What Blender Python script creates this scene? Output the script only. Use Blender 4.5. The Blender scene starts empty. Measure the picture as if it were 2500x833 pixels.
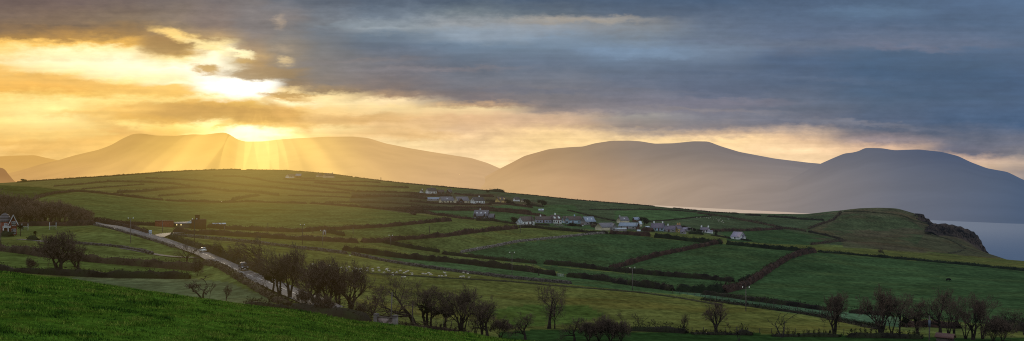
import bpy, math, random
import numpy as np
from mathutils import Vector, Matrix

random.seed(11)
rng = np.random.default_rng(11)
SC = bpy.context.scene
COL = SC.collection
F, CX, HY, H = 2165.0, 1250.0, 470.0, 85.0      # focal length (photo pixels), principal column, horizon row, eye height above the sea
R = math.radians


def lin(c):
    return tuple(((v / 255.0) / 12.92 if v / 255.0 <= 0.04045 else ((v / 255.0 + 0.055) / 1.055) ** 2.4) for v in c)


def tag(o, label=None, cat=None, group=None, kind=None):
    if label: o['label'] = label
    if cat: o['category'] = cat
    if group: o['group'] = group
    if kind: o['kind'] = kind
    return o


def empty(name, loc, rz=0.0):
    o = bpy.data.objects.new(name, None)
    o.empty_display_size = 0.5
    COL.objects.link(o)
    o.location = loc
    o.rotation_euler = (0, 0, rz)
    return o


def mesh_np(name, V, polys, smooth=False):
    """polys: list of (n,k) index arrays"""
    me = bpy.data.meshes.new(name)
    V = np.asarray(V, dtype=np.float32).reshape(-1, 3)
    polys = [np.asarray(p, dtype=np.int32) for p in polys if len(p)]
    nl = sum(p.size for p in polys)
    npoly = sum(len(p) for p in polys)
    me.vertices.add(len(V))
    me.vertices.foreach_set('co', V.ravel())
    me.loops.add(nl)
    me.loops.foreach_set('vertex_index', np.concatenate([p.ravel() for p in polys]))
    me.polygons.add(npoly)
    starts, tot, off = [], [], 0
    for p in polys:
        k = p.shape[1]
        starts.append(off + np.arange(len(p)) * k)
        tot.append(np.full(len(p), k))
        off += p.size
    me.polygons.foreach_set('loop_start', np.concatenate(starts).astype(np.int32))
    me.polygons.foreach_set('loop_total', np.concatenate(tot).astype(np.int32))
    if smooth:
        me.polygons.foreach_set('use_smooth', np.ones(npoly, dtype=bool))
    me.update(calc_edges=True)
    me.validate()
    return me


def obj(name, me, mat=None, parent=None, loc=None):
    o = bpy.data.objects.new(name, me)
    COL.objects.link(o)
    if mat is not None:
        for m in (mat if isinstance(mat, (list, tuple)) else [mat]):
            me.materials.append(m)
    if parent is not None:
        o.parent = parent
    if loc is not None:
        o.location = loc
    return o


class MB:
    """collects boxes, prisms and tubes that become ONE mesh"""
    def __init__(self):
        self.v, self.q, self.t, self.n = [], [], [], 0

    def add(self, V, quads=(), tris=()):
        V = np.asarray(V, float).reshape(-1, 3)
        if len(quads): self.q.append(np.asarray(quads, int) + self.n)
        if len(tris): self.t.append(np.asarray(tris, int) + self.n)
        self.v.append(V)
        self.n += len(V)
        return self

    def box(self, c, s, rz=0.0, taper=1.0):
        x, y, z = s[0] / 2, s[1] / 2, s[2] / 2
        V = np.array([(-x, -y, -z), (x, -y, -z), (x, y, -z), (-x, y, -z),
                      (-x * taper, -y * taper, z), (x * taper, -y * taper, z), (x * taper, y * taper, z), (-x * taper, y * taper, z)])
        if rz:
            ca, sa = math.cos(rz), math.sin(rz)
            V = np.stack([V[:, 0] * ca - V[:, 1] * sa, V[:, 0] * sa + V[:, 1] * ca, V[:, 2]], 1)
        return self.add(V + np.array(c), [(0, 3, 2, 1), (4, 5, 6, 7), (0, 1, 5, 4), (1, 2, 6, 5), (2, 3, 7, 6), (3, 0, 4, 7)])

    def prism(self, prof, axis, a, b):
        """extrude a polygon (list of 2-D points) along an axis from a to b; axis 'x': points are (y,z), 'y': points are (x,z), 'z': (x,y)"""
        n = len(prof)
        def mk(p, t):
            return (t, p[0], p[1]) if axis == 'x' else ((p[0], t, p[1]) if axis == 'y' else (p[0], p[1], t))
        V = [mk(p, a) for p in prof] + [mk(p, b) for p in prof]
        quads = [(i, (i + 1) % n, n + (i + 1) % n, n + i) for i in range(n)]
        tris = [(0, i, i + 1) for i in range(1, n - 1)] + [(n, n + i + 1, n + i) for i in range(1, n - 1)]
        return self.add(V, quads, tris)

    def tube(self, p0, p1, r0, r1=None, k=6):
        r1 = r0 if r1 is None else r1
        self.add(*tubes(np.array([p0]), np.array([p1]), np.array([r0]), np.array([r1]), k, caps=True))
        return self

    def build(self, name, mat, parent=None, smooth=False):
        me = mesh_np(name, np.concatenate(self.v), [np.concatenate(self.q) if self.q else [], np.concatenate(self.t) if self.t else []], smooth)
        return obj(name, me, mat, parent)


def tubes(P0, P1, r0, r1, k=3, caps=False):
    d = P1 - P0
    L = np.linalg.norm(d, axis=1, keepdims=True) + 1e-9
    d = d / L
    ref = np.where(np.abs(d[:, 2:3]) < 0.9, np.array([[0, 0, 1.0]]), np.array([[1.0, 0, 0]]))
    a = np.cross(d, ref); a /= np.linalg.norm(a, axis=1, keepdims=True)
    b = np.cross(d, a)
    n = len(P0)
    ang = np.arange(k) * 2 * np.pi / k
    ring = a[:, None, :] * np.cos(ang)[None, :, None] + b[:, None, :] * np.sin(ang)[None, :, None]
    V = np.concatenate([P0[:, None, :] + ring * r0[:, None, None], P1[:, None, :] + ring * r1[:, None, None]], 1).reshape(-1, 3)
    base = (np.arange(n) * 2 * k)[:, None]
    i = np.arange(k); j = (i + 1) % k
    q = np.stack([base + i, base + k + i, base + k + j, base + j], 2).reshape(-1, 4)
    tr = []
    if caps:
        for s in range(n):
            for m in range(1, k - 1):
                tr.append((s * 2 * k, s * 2 * k + m, s * 2 * k + m + 1)); tr.append((s * 2 * k + k, s * 2 * k + k + m + 1, s * 2 * k + k + m))
    return V, q, tr


def icoblob(n_sub=1):
    import bmesh
    bm = bmesh.new()
    bmesh.ops.create_icosphere(bm, subdivisions=n_sub, radius=1.0)
    V = np.array([v.co[:] for v in bm.verts]); T = np.array([[v.index for v in f.verts] for f in bm.faces])
    bm.free()
    return V, T

ICO1 = icoblob(1); ICO2 = icoblob(2); ICO3 = icoblob(3)


# smooth lattice noise for the terrain and the hedges
_perm = rng.random((256, 256))
def vnoise(x, y):
    x = np.asarray(x, float); y = np.asarray(y, float)
    xi = np.floor(x).astype(int); yi = np.floor(y).astype(int)
    fx = x - xi; fy = y - yi
    fx = fx * fx * (3 - 2 * fx); fy = fy * fy * (3 - 2 * fy)
    g = lambda i, j: _perm[i % 256, j % 256]
    return (g(xi, yi) * (1 - fx) + g(xi + 1, yi) * fx) * (1 - fy) + (g(xi, yi + 1) * (1 - fx) + g(xi + 1, yi + 1) * fx) * fy

def fbm(x, y, o=4):
    s, a, t = 0, 0.5, 0
    for k in range(o):
        s = s + a * vnoise(x * 2 ** k + 17.3 * k, y * 2 ** k + 5.1 * k); t += a; a *= 0.5
    return s / t


# ---------------------------------------------------------------- terrain: long cross-country lines (column, distance, row) lofted into one heightfield
ROWS = [
 [(-800,12,1180),(0,12,1250),(600,12,1320),(1200,12,1400),(2500,12,1600),(3300,12,1700)],
 [(-800,30,760),(0,30,845),(600,30,905),(1200,30,965),(2000,30,1060),(2500,30,1100),(3300,30,1180)],
 [(-800,60,590),(-200,60,642),(0,60,664),(100,60,676),(174,60,682),(272,60,699),(350,60,711),(477,61,728),(596,62,745),(710,62,758),(800,63,775),(850,64,783),(970,66,797),(1130,68,816),(1207,70,826),(1300,70,838),(1600,70,870),(2000,70,920),(2500,70,980),(3300,70,1060)],
 [(-800,115,640),(0,110,700),(300,110,735),(600,110,772),(900,110,806),(1250,115,843),(1600,120,856),(2000,120,864),(2500,120,876),(3300,120,900)],
 [(-800,205,640),(0,200,668),(100,205,669),(174,205,674),(300,185,702),(480,160,726),(600,150,737),(700,158,733),(760,156,745),(850,156,762),(950,160,782),(1050,165,796),(1325,185,803),(1600,178,806),(1900,182,808),(2150,182,806),(2500,180,812),(3300,180,830)],
 [(-800,240,600),(0,225,640),(150,222,652),(300,217,671),(462,212,680),(520,212,676),(587,214,667),(640,212,674),(700,220,686),(800,230,696),(900,240,704),(1050,250,712),(1325,270,720),(1600,285,722),(1750,262,740),(1900,236,760),(2017,222,779),(2150,215,788),(2500,212,796),(3300,210,810)],
 [(-800,280,580),(0,260,610),(150,255,624),(300,250,646),(400,248,652),(480,245,656),(520,255,634),(587,262,636),(700,275,645),(800,285,655),(900,300,661),(1050,310,670),(1250,330,684),(1400,335,694),(1600,320,706),(1750,295,720),(1900,264,742),(2017,250,760),(2150,245,768),(2500,245,776),(3300,240,790)],
 [(-800,330,570),(0,300,592),(150,300,597),(300,310,606),(420,315,612),(487,310,611),(600,330,603),(750,350,612),(880,370,624),(1050,385,640),(1250,385,657),(1400,390,670),(1600,385,684),(1780,370,693),(1850,340,703),(2000,325,714),(2200,325,722),(2500,320,730),(3300,310,745)],
 [(-800,380,560),(0,345,575),(150,350,567),(240,372,551),(320,368,566),(400,355,583),(500,385,577),(600,400,576),(750,420,584),(880,430,596),(1000,440,605),(1250,450,627),(1400,455,642),(1500,452,652),(1700,440,652),(1780,430,655),(2000,430,664),(2200,430,674),(2500,420,690),(3300,410,715)],
 [(-800,450,540),(0,430,552),(150,430,551),(240,432,544),(400,440,551),(500,450,556),(600,470,559),(750,490,563),(900,510,556),(1000,520,547),(1100,530,546),(1250,560,562),(1400,555,572),(1600,560,579),(1760,550,593),(1950,530,611),(2100,560,622),(2250,545,636),(2400,520,651),(2500,500,662),(3300,480,720)],
 [(-800,560,495),(0,550,512),(200,600,497),(400,620,512),(600,620,517),(800,640,517),(1000,660,521),(1150,650,531),(1250,660,538),(1400,640,552),(1600,630,564),(1800,620,584),(1950,620,599),(2100,650,607),(2250,670,615),(2400,640,630),(2500,640,637),(3300,640,720)],
 [(-800,660,455),(0,660,476),(110,700,478),(200,760,470),(300,780,480),(400,780,489),(600,780,495),(750,780,498),(900,760,505),(1000,770,509),(1150,800,501),(1250,820,502),(1400,780,526),(1600,740,542),(1800,740,561),(1950,740,571),(2100,740,586),(2250,760,582),(2350,770,594),(2410,760,619),(2460,740,634),(2500,745,655),(3300,740,760)],
 [(-800,800,430),(0,800,452),(96,800,457.5),(165,795,465),(300,850,472),(400,880,476),(600,880,483),(900,880,486),(1000,900,491),(1150,900,488),(1250,920,489),(1400,900,506),(1600,850,526),(1800,850,543),(1950,830,549),(2100,830,551),(2250,830,561),(2350,815,582),(2410,805,622),(2460,800,650),(2500,850,700),(3300,850,800)],
 [(-800,950,455),(0,950,470),(96,950,468),(165,930,464),(300,1000,461),(400,1050,459),(600,1050,464),(900,1050,467),(1000,1000,476),(1150,1000,479),(1250,1000,478),(1400,960,494),(1600,930,513),(1800,930,531),(1950,900,531),(2040,890,522),(2100,880,517),(2190,880,517),(2250,870,539),(2300,880,565),(2400,900,660),(2500,950,720),(3300,950,800)],
 [(-800,1450,470),(-200,1450,460),(0,1450,447),(60,1450,444),(135,1450,439),(300,1450,428.5),(440,1450,419),(520,1450,416),(600,1450,414.5),(700,1430,416),(800,1400,424),(900,1350,438),(1000,1250,449),(1100,1150,458),(1200,1100,467),(1300,1060,477),(1400,1030,488),(1500,1010,496),(1600,1000,504),(1700,990,514),(1800,980,520),(1900,970,522),(1970,950,523),(2030,930,516),(2100,920,508.5),(2150,920,507),(2190,920,508.5),(2236,915,522),(2256,910,532),(2275,910,555),(2300,920,600),(2400,950,680),(2500,1000,740),(3300,1000,820)],
 [(-800,1750,490),(0,1750,462),(600,1750,432),(800,1700,445),(1000,1500,475),(1200,1350,500),(1400,1250,545),(1600,1200,600),(1900,1150,630),(2200,1150,640),(2500,1150,700),(3300,1150,750)],
 [(-800,2600,552),(600,2600,550),(1200,2300,560),(1600,1600,604),(2200,1500,612),(2500,1500,612),(3300,1500,612)],
]
PXG = np.arange(-800, 3301, 4.0)
def _smooth(a, s):
    k = np.arange(-int(3 * s), int(3 * s) + 1); w = np.exp(-0.5 * (k / s) ** 2); w /= w.sum()
    return np.convolve(np.pad(a, len(k) // 2, mode='edge'), w, mode='valid')
KD = np.array([_smooth(np.interp(PXG, [p[0] for p in r], [math.log(p[1]) for p in r]), 6) for r in ROWS])
KY = np.array([_smooth(np.interp(PXG, [p[0] for p in r], [p[2] for p in r]), 2.0 if i == 14 else 4.0) for i, r in enumerate(ROWS)])
SUB = 16
def _pchip(Y):
    d = np.diff(Y, axis=0)
    m = np.zeros_like(Y)
    a, b = d[:-1], d[1:]
    ok = a * b > 0
    m[1:-1][ok] = (2 * a * b / np.where(np.abs(a + b) < 1e-9, 1, a + b))[ok]
    m[0], m[-1] = d[0], d[-1]
    out = []
    for k in range(len(d)):
        for i in range(SUB):
            t = i / SUB
            h00 = 2 * t ** 3 - 3 * t ** 2 + 1; h10 = t ** 3 - 2 * t ** 2 + t; h01 = -2 * t ** 3 + 3 * t ** 2; h11 = t ** 3 - t ** 2
            out.append(h00 * Y[k] + h10 * m[k] + h01 * Y[k + 1] + h11 * m[k + 1])
    out.append(Y[-1])
    return np.array(out)
TD = np.exp(_pchip(KD))
TY = _pchip(KY)
TX = (PXG[None, :] - CX) / F * TD
# gentle lie of the land: a few decimetres up and down
_amp = np.interp(TD, [10, 40, 70, 200, 600, 1500], [0.10, 0.16, 0.20, 0.35, 0.7, 1.0])
TY = TY - (fbm(TX / 23.0 + 40, TD / 23.0 + 9, 3) - 0.5) * _amp * F / TD * np.interp(TD, [10, 60, 100, 1500], [1, 0.6, 1, 0.8])
S_VAL = 3 * SUB


def _colidx(px):
    c = (min(max(px, -795), 3295) + 800) / 4.0
    i = int(c)
    return i, c - i


def column(px):
    i, f = _colidx(px)
    return TD[:, i] * (1 - f) + TD[:, i + 1] * f, TY[:, i] * (1 - f) + TY[:, i + 1] * f


def ground_z(x, y):
    px = CX + F * x / max(y, 1e-3)
    D, Y = column(px)
    return H + (HY - np.interp(y, D, Y)) / F * y


def spot(px, py, smin=S_VAL, smax=None):
    """the point of the land seen at a column and row of the photograph"""
    D, Y = column(px)
    e = len(Y) - 1 if smax is None else smax
    hit = None
    for i in range(smin, min(e, 14 * SUB)):
        if Y[i] >= py > Y[i + 1]:
            t = (Y[i] - py) / (Y[i] - Y[i + 1])
            hit = D[i] + t * (D[i + 1] - D[i])
            break
    if hit is None:
        k = smin + int(np.argmin(np.abs(Y[smin:14 * SUB + 1] - py)))
        hit = D[k]
    x = (px - CX) / F * hit
    return Vector((x, hit, ground_z(x, hit)))


def world_at(px, py, D):
    return Vector(((px - CX) / F * D, D, H + (HY - py) / F * D))

# ---------------------------------------------------------------- materials
EYE = (0.0, 0.0, H)

def ramp_set(node, stops, interp='LINEAR'):
    cr = node.color_ramp
    cr.interpolation = interp
    while len(cr.elements) > 1:
        cr.elements.remove(cr.elements[-1])
    for i, (p, c) in enumerate(stops):
        e = cr.elements[0] if i == 0 else cr.elements.new(p)
        e.position = p
        e.color = tuple(c) if len(c) == 4 else (*c, 1.0)


# haze painted as emission into the surface materials: brightness added with distance from the eye, golden below the sun, blue-grey to the right
HAZE_PAINT_COL = [(0.0, (150, 122, 62)), (0.12, (160, 130, 66)), (0.25, (196, 160, 80)), (0.33, (178, 142, 78)), (0.45, (124, 106, 80)), (0.62, (100, 96, 90)), (0.8, (78, 84, 92)), (1.0, (66, 80, 98))]
HAZE_PAINT_AMT = [(0.0, 0.30), (0.10, 0.36), (0.22, 0.78), (0.31, 0.72), (0.42, 0.36), (0.6, 0.20), (0.8, 0.17), (1.0, 0.16)]
HAZE_PAINT_L = 1300.0

def haze_paint_group():
    g = bpy.data.node_groups.new('painted_haze', 'ShaderNodeTree')
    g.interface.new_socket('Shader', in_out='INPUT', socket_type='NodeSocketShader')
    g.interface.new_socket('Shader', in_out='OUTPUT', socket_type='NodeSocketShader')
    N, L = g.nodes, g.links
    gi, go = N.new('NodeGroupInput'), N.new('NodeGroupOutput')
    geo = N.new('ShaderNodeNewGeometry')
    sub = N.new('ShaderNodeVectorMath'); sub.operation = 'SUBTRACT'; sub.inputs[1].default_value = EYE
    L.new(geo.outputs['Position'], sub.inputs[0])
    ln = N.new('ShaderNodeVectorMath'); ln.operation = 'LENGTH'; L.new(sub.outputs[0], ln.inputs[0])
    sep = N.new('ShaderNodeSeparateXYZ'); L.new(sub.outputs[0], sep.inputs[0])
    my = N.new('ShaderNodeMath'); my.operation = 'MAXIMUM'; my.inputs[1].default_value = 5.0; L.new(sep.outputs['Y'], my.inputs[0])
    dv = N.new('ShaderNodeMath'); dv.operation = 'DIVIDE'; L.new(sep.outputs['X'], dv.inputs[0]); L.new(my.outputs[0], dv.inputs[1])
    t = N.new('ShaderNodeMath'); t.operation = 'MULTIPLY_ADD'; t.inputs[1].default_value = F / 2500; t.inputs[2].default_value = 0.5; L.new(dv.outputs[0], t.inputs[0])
    rc = N.new('ShaderNodeValToRGB'); ramp_set(rc, [(p, lin(c)) for p, c in HAZE_PAINT_COL], 'EASE'); L.new(t.outputs[0], rc.inputs[0])
    ra = N.new('ShaderNodeValToRGB'); ramp_set(ra, [(p, (c, c, c)) for p, c in HAZE_PAINT_AMT], 'EASE'); L.new(t.outputs[0], ra.inputs[0])
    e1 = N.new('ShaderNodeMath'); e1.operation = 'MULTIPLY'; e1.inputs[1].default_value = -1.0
    q1 = N.new('ShaderNodeMath'); q1.operation = 'MULTIPLY'; q1.inputs[1].default_value = 1.0 / HAZE_PAINT_L; L.new(ln.outputs['Value'], q1.inputs[0])
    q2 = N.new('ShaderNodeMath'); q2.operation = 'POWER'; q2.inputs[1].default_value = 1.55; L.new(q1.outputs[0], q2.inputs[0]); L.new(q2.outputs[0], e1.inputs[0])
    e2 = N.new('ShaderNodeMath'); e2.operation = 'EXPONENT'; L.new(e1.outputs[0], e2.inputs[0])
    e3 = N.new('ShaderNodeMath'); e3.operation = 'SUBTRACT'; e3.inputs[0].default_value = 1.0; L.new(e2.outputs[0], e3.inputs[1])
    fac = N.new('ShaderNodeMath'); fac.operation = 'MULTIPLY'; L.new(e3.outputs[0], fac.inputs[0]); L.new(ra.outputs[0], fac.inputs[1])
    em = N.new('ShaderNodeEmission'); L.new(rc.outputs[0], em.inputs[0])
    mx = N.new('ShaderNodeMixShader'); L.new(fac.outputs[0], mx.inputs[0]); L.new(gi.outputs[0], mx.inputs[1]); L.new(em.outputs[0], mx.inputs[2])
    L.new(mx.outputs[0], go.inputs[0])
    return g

HAZE_PAINT = haze_paint_group()
MATS = {}


def new_mat(name):
    m = bpy.data.materials.new(name)
    m.use_nodes = True
    m.node_tree.nodes.clear()
    m.cycles.emission_sampling = 'NONE'
    return m, m.node_tree.nodes, m.node_tree.links


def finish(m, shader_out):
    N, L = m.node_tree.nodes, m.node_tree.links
    hz = N.new('ShaderNodeGroup'); hz.node_tree = HAZE_PAINT  # mixes the painted haze over the surface shader
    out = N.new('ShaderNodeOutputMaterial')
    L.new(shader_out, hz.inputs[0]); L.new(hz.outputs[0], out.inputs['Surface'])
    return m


def mat(name, c1, c2=None, scale=1.0, rough=0.9, detail=4.0, bump=0.0, spec=0.05, island=0.0, metallic=0.0, stretch=(1, 1, 1), contrast=(0.35, 0.65), c3=None):
    """two- or three-tone noise material on world position; island = brightness change between loose pieces"""
    if name in MATS: return MATS[name]
    m, N, L = new_mat(name)
    b = N.new('ShaderNodeBsdfPrincipled')
    b.inputs['Roughness'].default_value = rough
    b.inputs['Specular IOR Level'].default_value = spec
    b.inputs['Metallic'].default_value = metallic
    c2 = c2 or tuple(x * 0.7 for x in c1)
    geo = N.new('ShaderNodeNewGeometry')
    mp = N.new('ShaderNodeMapping'); mp.inputs['Scale'].default_value = stretch; L.new(geo.outputs['Position'], mp.inputs['Vector'])
    nz = N.new('ShaderNodeTexNoise'); nz.inputs['Scale'].default_value = scale; nz.inputs['Detail'].default_value = detail
    L.new(mp.outputs[0], nz.inputs['Vector'])
    rp = N.new('ShaderNodeValToRGB')
    st = [(contrast[0], c2), (contrast[1], c1)]
    if c3: st = [(contrast[0], c2), (0.5 * (contrast[0] + contrast[1]), c1), (contrast[1], c3)]
    ramp_set(rp, st)
    L.new(nz.outputs['Fac'], rp.inputs[0])
    colout = rp.outputs[0]
    if island:
        mr = N.new('ShaderNodeMapRange'); mr.inputs['To Min'].default_value = 1 - island; mr.inputs['To Max'].default_value = 1 + island
        L.new(geo.outputs['Random Per Island'], mr.inputs['Value'])
        vm = N.new('ShaderNodeVectorMath'); vm.operation = 'SCALE'; L.new(colout, vm.inputs[0]); L.new(mr.outputs[0], vm.inputs['Scale'])
        colout = vm.outputs[0]
    L.new(colout, b.inputs['Base Color'])
    if bump:
        bp = N.new('ShaderNodeBump'); bp.inputs['Strength'].default_value = bump; bp.inputs['Distance'].default_value = 0.3
        L.new(nz.outputs['Fac'], bp.inputs['Height']); L.new(bp.outputs[0], b.inputs['Normal'])
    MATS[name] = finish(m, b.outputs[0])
    return m


def ground_mat(name, fore=False):
    m, N, L = new_mat(name)
    b = N.new('ShaderNodeBsdfPrincipled'); b.inputs['Roughness'].default_value = 1.0; b.inputs['Specular IOR Level'].default_value = 0.0
    at = N.new('ShaderNodeAttribute'); at.attribute_name = 'tint'
    geo = N.new('ShaderNodeNewGeometry')
    def noise(scale, stretch, detail=5.0, rot=0.0):
        mp = N.new('ShaderNodeMapping'); mp.inputs['Scale'].default_value = stretch; mp.inputs['Rotation'].default_value = (0, 0, rot)
        L.new(geo.outputs['Position'], mp.inputs['Vector'])
        n = N.new('ShaderNodeTexNoise'); n.inputs['Scale'].default_value = scale; n.inputs['Detail'].default_value = detail; n.inputs['Roughness'].default_value = 0.62
        L.new(mp.outputs[0], n.inputs['Vector']); return n
    def scaled(col, n, lo, hi, a, c):
        mr = N.new('ShaderNodeMapRange'); mr.inputs['From Min'].default_value = lo; mr.inputs['From Max'].default_value = hi
        mr.inputs['To Min'].default_value = a; mr.inputs['To Max'].default_value = c; L.new(n.outputs['Fac'], mr.inputs['Value'])
        v = N.new('ShaderNodeVectorMath'); v.operation = 'SCALE'; L.new(col, v.inputs[0]); L.new(mr.outputs[0], v.inputs['Scale']); return v.outputs[0]
    col = at.outputs['Color']
    if fore:
        n1 = noise(1.3, (1, 1, 1)); n2 = noise(0.16, (1, 1, 1)); n3 = noise(5.0, (1, 1, 1))
        col = scaled(col, n1, 0.35, 0.65, 0.55, 1.3); col = scaled(col, n2, 0.35, 0.65, 0.7, 1.25); col = scaled(col, n3, 0.3, 0.7, 0.7, 1.25)
    else:
        n1 = noise(0.06, (1.0, 0.8, 1.0), rot=0.25); n2 = noise(0.012, (1, 1, 1)); n3 = noise(0.55, (1.0, 0.45, 1.0), 6.0, rot=0.12); n5 = noise(0.16, (0.25, 1.0, 1.0), 3.0, rot=0.3)
        col = scaled(col, n1, 0.3, 0.7, 0.66, 1.32); col = scaled(col, n2, 0.35, 0.65, 0.84, 1.15); col = scaled(col, n3, 0.3, 0.7, 0.52, 1.48); col = scaled(col, n5, 0.35, 0.65, 0.90, 1.10)
    # browner and yellower patches of worn grass
    n4 = noise(0.03 if not fore else 0.5, (0.7, 1.2, 1))
    mr = N.new('ShaderNodeMapRange'); mr.inputs['From Min'].default_value = 0.5; mr.inputs['From Max'].default_value = 0.72; mr.inputs['To Max'].default_value = 0.45
    L.new(n4.outputs['Fac'], mr.inputs['Value'])
    hs = N.new('ShaderNodeMix'); hs.data_type = 'RGBA'; hs.blend_type = 'MULTIPLY'
    L.new(mr.outputs[0], hs.inputs[0]); L.new(col, hs.inputs[6]); hs.inputs[7].default_value = (1.5, 0.95, 0.75, 1)
    L.new(hs.outputs[2], b.inputs['Base Color'])
    bp = N.new('ShaderNodeBump'); bp.inputs['Strength'].default_value = 0.6; bp.inputs['Distance'].default_value = 0.5 if not fore else 0.12
    L.new(n3.outputs['Fac'], bp.inputs['Height']); L.new(bp.outputs[0], b.inputs['Normal'])
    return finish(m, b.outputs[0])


# ---------------------------------------------------------------- sky
SUN_PX, SUN_PY = 620.0, 215.0
SUN_AZ = math.atan((SUN_PX - CX) / F)
SUN_EL = math.atan((HY - SUN_PY) / F * math.cos(SUN_AZ))
SKYCOLS = {
 -60: [(0,105,90,85),(40,115,98,85),(78,130,105,78),(94,150,115,70),(104,235,185,95),(125,240,195,105),(150,248,220,160),(162,238,190,105),(200,228,172,82),(222,222,165,75),(232,245,205,120),(270,248,215,130),(320,240,200,120),(350,225,175,95),(375,240,200,130),(395,228,182,110)],
 150: [(0,105,90,85),(60,125,105,85),(95,165,125,70),(106,240,190,100),(122,252,235,180),(152,253,240,195),(176,250,225,160),(186,235,185,100),(214,228,170,80),(228,238,190,95),(242,250,220,140),(290,250,220,145),(320,240,200,120),(348,215,168,92),(380,224,178,104)],
 300: [(0,108,95,90),(50,130,112,92),(82,150,118,75),(102,215,165,80),(112,250,225,160),(150,255,245,210),(186,253,240,190),(197,252,225,150),(206,235,185,95),(230,238,190,100),(242,248,215,130),(258,215,165,85),(290,220,170,85),(310,245,210,125),(326,220,170,90),(370,220,172,95)],
 430: [(0,112,102,98),(50,130,115,100),(72,150,128,98),(100,160,128,85),(130,190,150,85),(142,250,225,160),(170,255,248,220),(192,252,238,185),(206,255,245,200),(215,240,195,110),(235,235,185,95),(246,250,215,130),(256,215,165,85),(298,205,155,75),(310,245,205,115),(326,225,175,90),(380,220,172,92)],
 520: [(0,112,105,105),(60,130,115,105),(92,165,138,100),(110,245,222,160),(125,255,245,205),(170,255,250,225),(188,255,253,240),(220,255,253,235),(232,245,205,120),(240,253,235,175),(250,220,170,90),(280,205,155,75),(292,245,210,125),(312,250,225,150),(340,248,220,140),(400,240,200,120)],
 615: [(0,115,110,110),(80,125,118,115),(118,145,125,108),(138,180,150,110),(150,165,135,100),(176,150,125,95),(190,235,205,145),(200,255,255,245),(225,255,255,245),(235,255,245,200),(250,225,180,95),(290,205,155,75),(304,235,195,100),(315,255,250,220),(338,255,245,200),(400,250,225,150)],
 685: [(0,105,108,115),(45,125,118,115),(80,120,118,118),(150,132,120,110),(185,120,108,100),(208,135,113,92),(220,240,210,150),(235,205,162,98),(245,255,240,190),(260,230,185,110),(290,205,160,85),(308,230,190,115),(322,250,225,160),(345,248,218,150),(400,235,195,120)],
 800: [(0,90,98,110),(55,115,120,126),(85,110,118,128),(110,105,110,118),(150,112,112,118),(200,120,112,110),(216,145,122,95),(227,248,220,160),(242,250,225,165),(260,240,205,140),(300,218,178,116),(318,242,212,148),(334,235,195,130),(400,225,185,125)],
 950: [(0,85,98,115),(40,110,122,135),(68,145,155,162),(85,105,120,135),(110,95,108,125),(180,115,112,118),(215,125,112,108),(232,165,137,110),(244,248,220,170),(260,245,215,155),(290,225,185,130),(330,228,190,135),(348,245,215,160),(400,235,200,145)],
 1150: [(0,75,92,112),(32,112,124,132),(62,155,160,164),(85,148,163,176),(110,110,130,150),(150,100,112,128),(210,115,115,122),(245,125,115,115),(258,195,160,122),(268,250,220,165),(290,225,185,140),(322,215,180,140),(348,240,205,155),(385,248,215,165)],
 1350: [(0,68,88,112),(33,95,108,120),(46,165,160,152),(62,148,153,158),(90,130,150,170),(120,115,135,155),(150,100,115,135),(200,115,118,128),(250,130,122,122),(268,150,135,128),(283,200,170,140),(300,205,172,140),(322,240,205,150),(350,250,215,155),(400,250,215,160)],
 1550: [(0,65,88,115),(38,82,98,118),(60,128,133,138),(90,125,140,155),(125,120,145,172),(150,100,118,140),(200,98,110,130),(250,125,122,132),(270,130,125,132),(285,150,145,140),(310,150,138,132),(325,192,168,140),(342,245,212,158),(400,250,218,168)],
 1750: [(0,62,88,118),(50,85,102,125),(90,100,115,135),(125,110,128,150),(160,90,108,132),(220,90,102,125),(255,120,120,135),(290,125,125,135),(310,135,128,130),(328,192,165,138),(345,250,215,160),(400,248,215,165)],
 1950: [(0,68,92,122),(40,80,102,130),(90,90,108,135),(110,98,112,135),(150,72,95,125),(200,75,95,122),(260,100,108,125),(302,110,112,125),(322,175,155,140),(342,222,187,150),(370,245,210,165),(400,248,215,170)],
 2150: [(0,72,98,128),(30,85,112,142),(60,78,102,132),(100,100,112,135),(125,70,98,128),(180,60,90,122),(240,72,95,122),(290,85,98,120),(320,95,102,118),(345,150,135,135),(362,215,180,150),(400,215,185,155)],
 2350: [(0,78,105,138),(60,75,100,130),(105,95,108,132),(120,75,100,130),(190,58,88,120),(250,68,92,122),(300,75,95,122),(340,100,105,120),(370,112,112,126),(386,195,166,145),(405,210,180,150)],
 2560: [(0,80,110,145),(100,80,102,130),(200,60,90,125),(300,72,95,125),(350,115,116,128),(380,140,135,135),(400,165,150,140),(420,130,125,130)],
}
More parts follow.
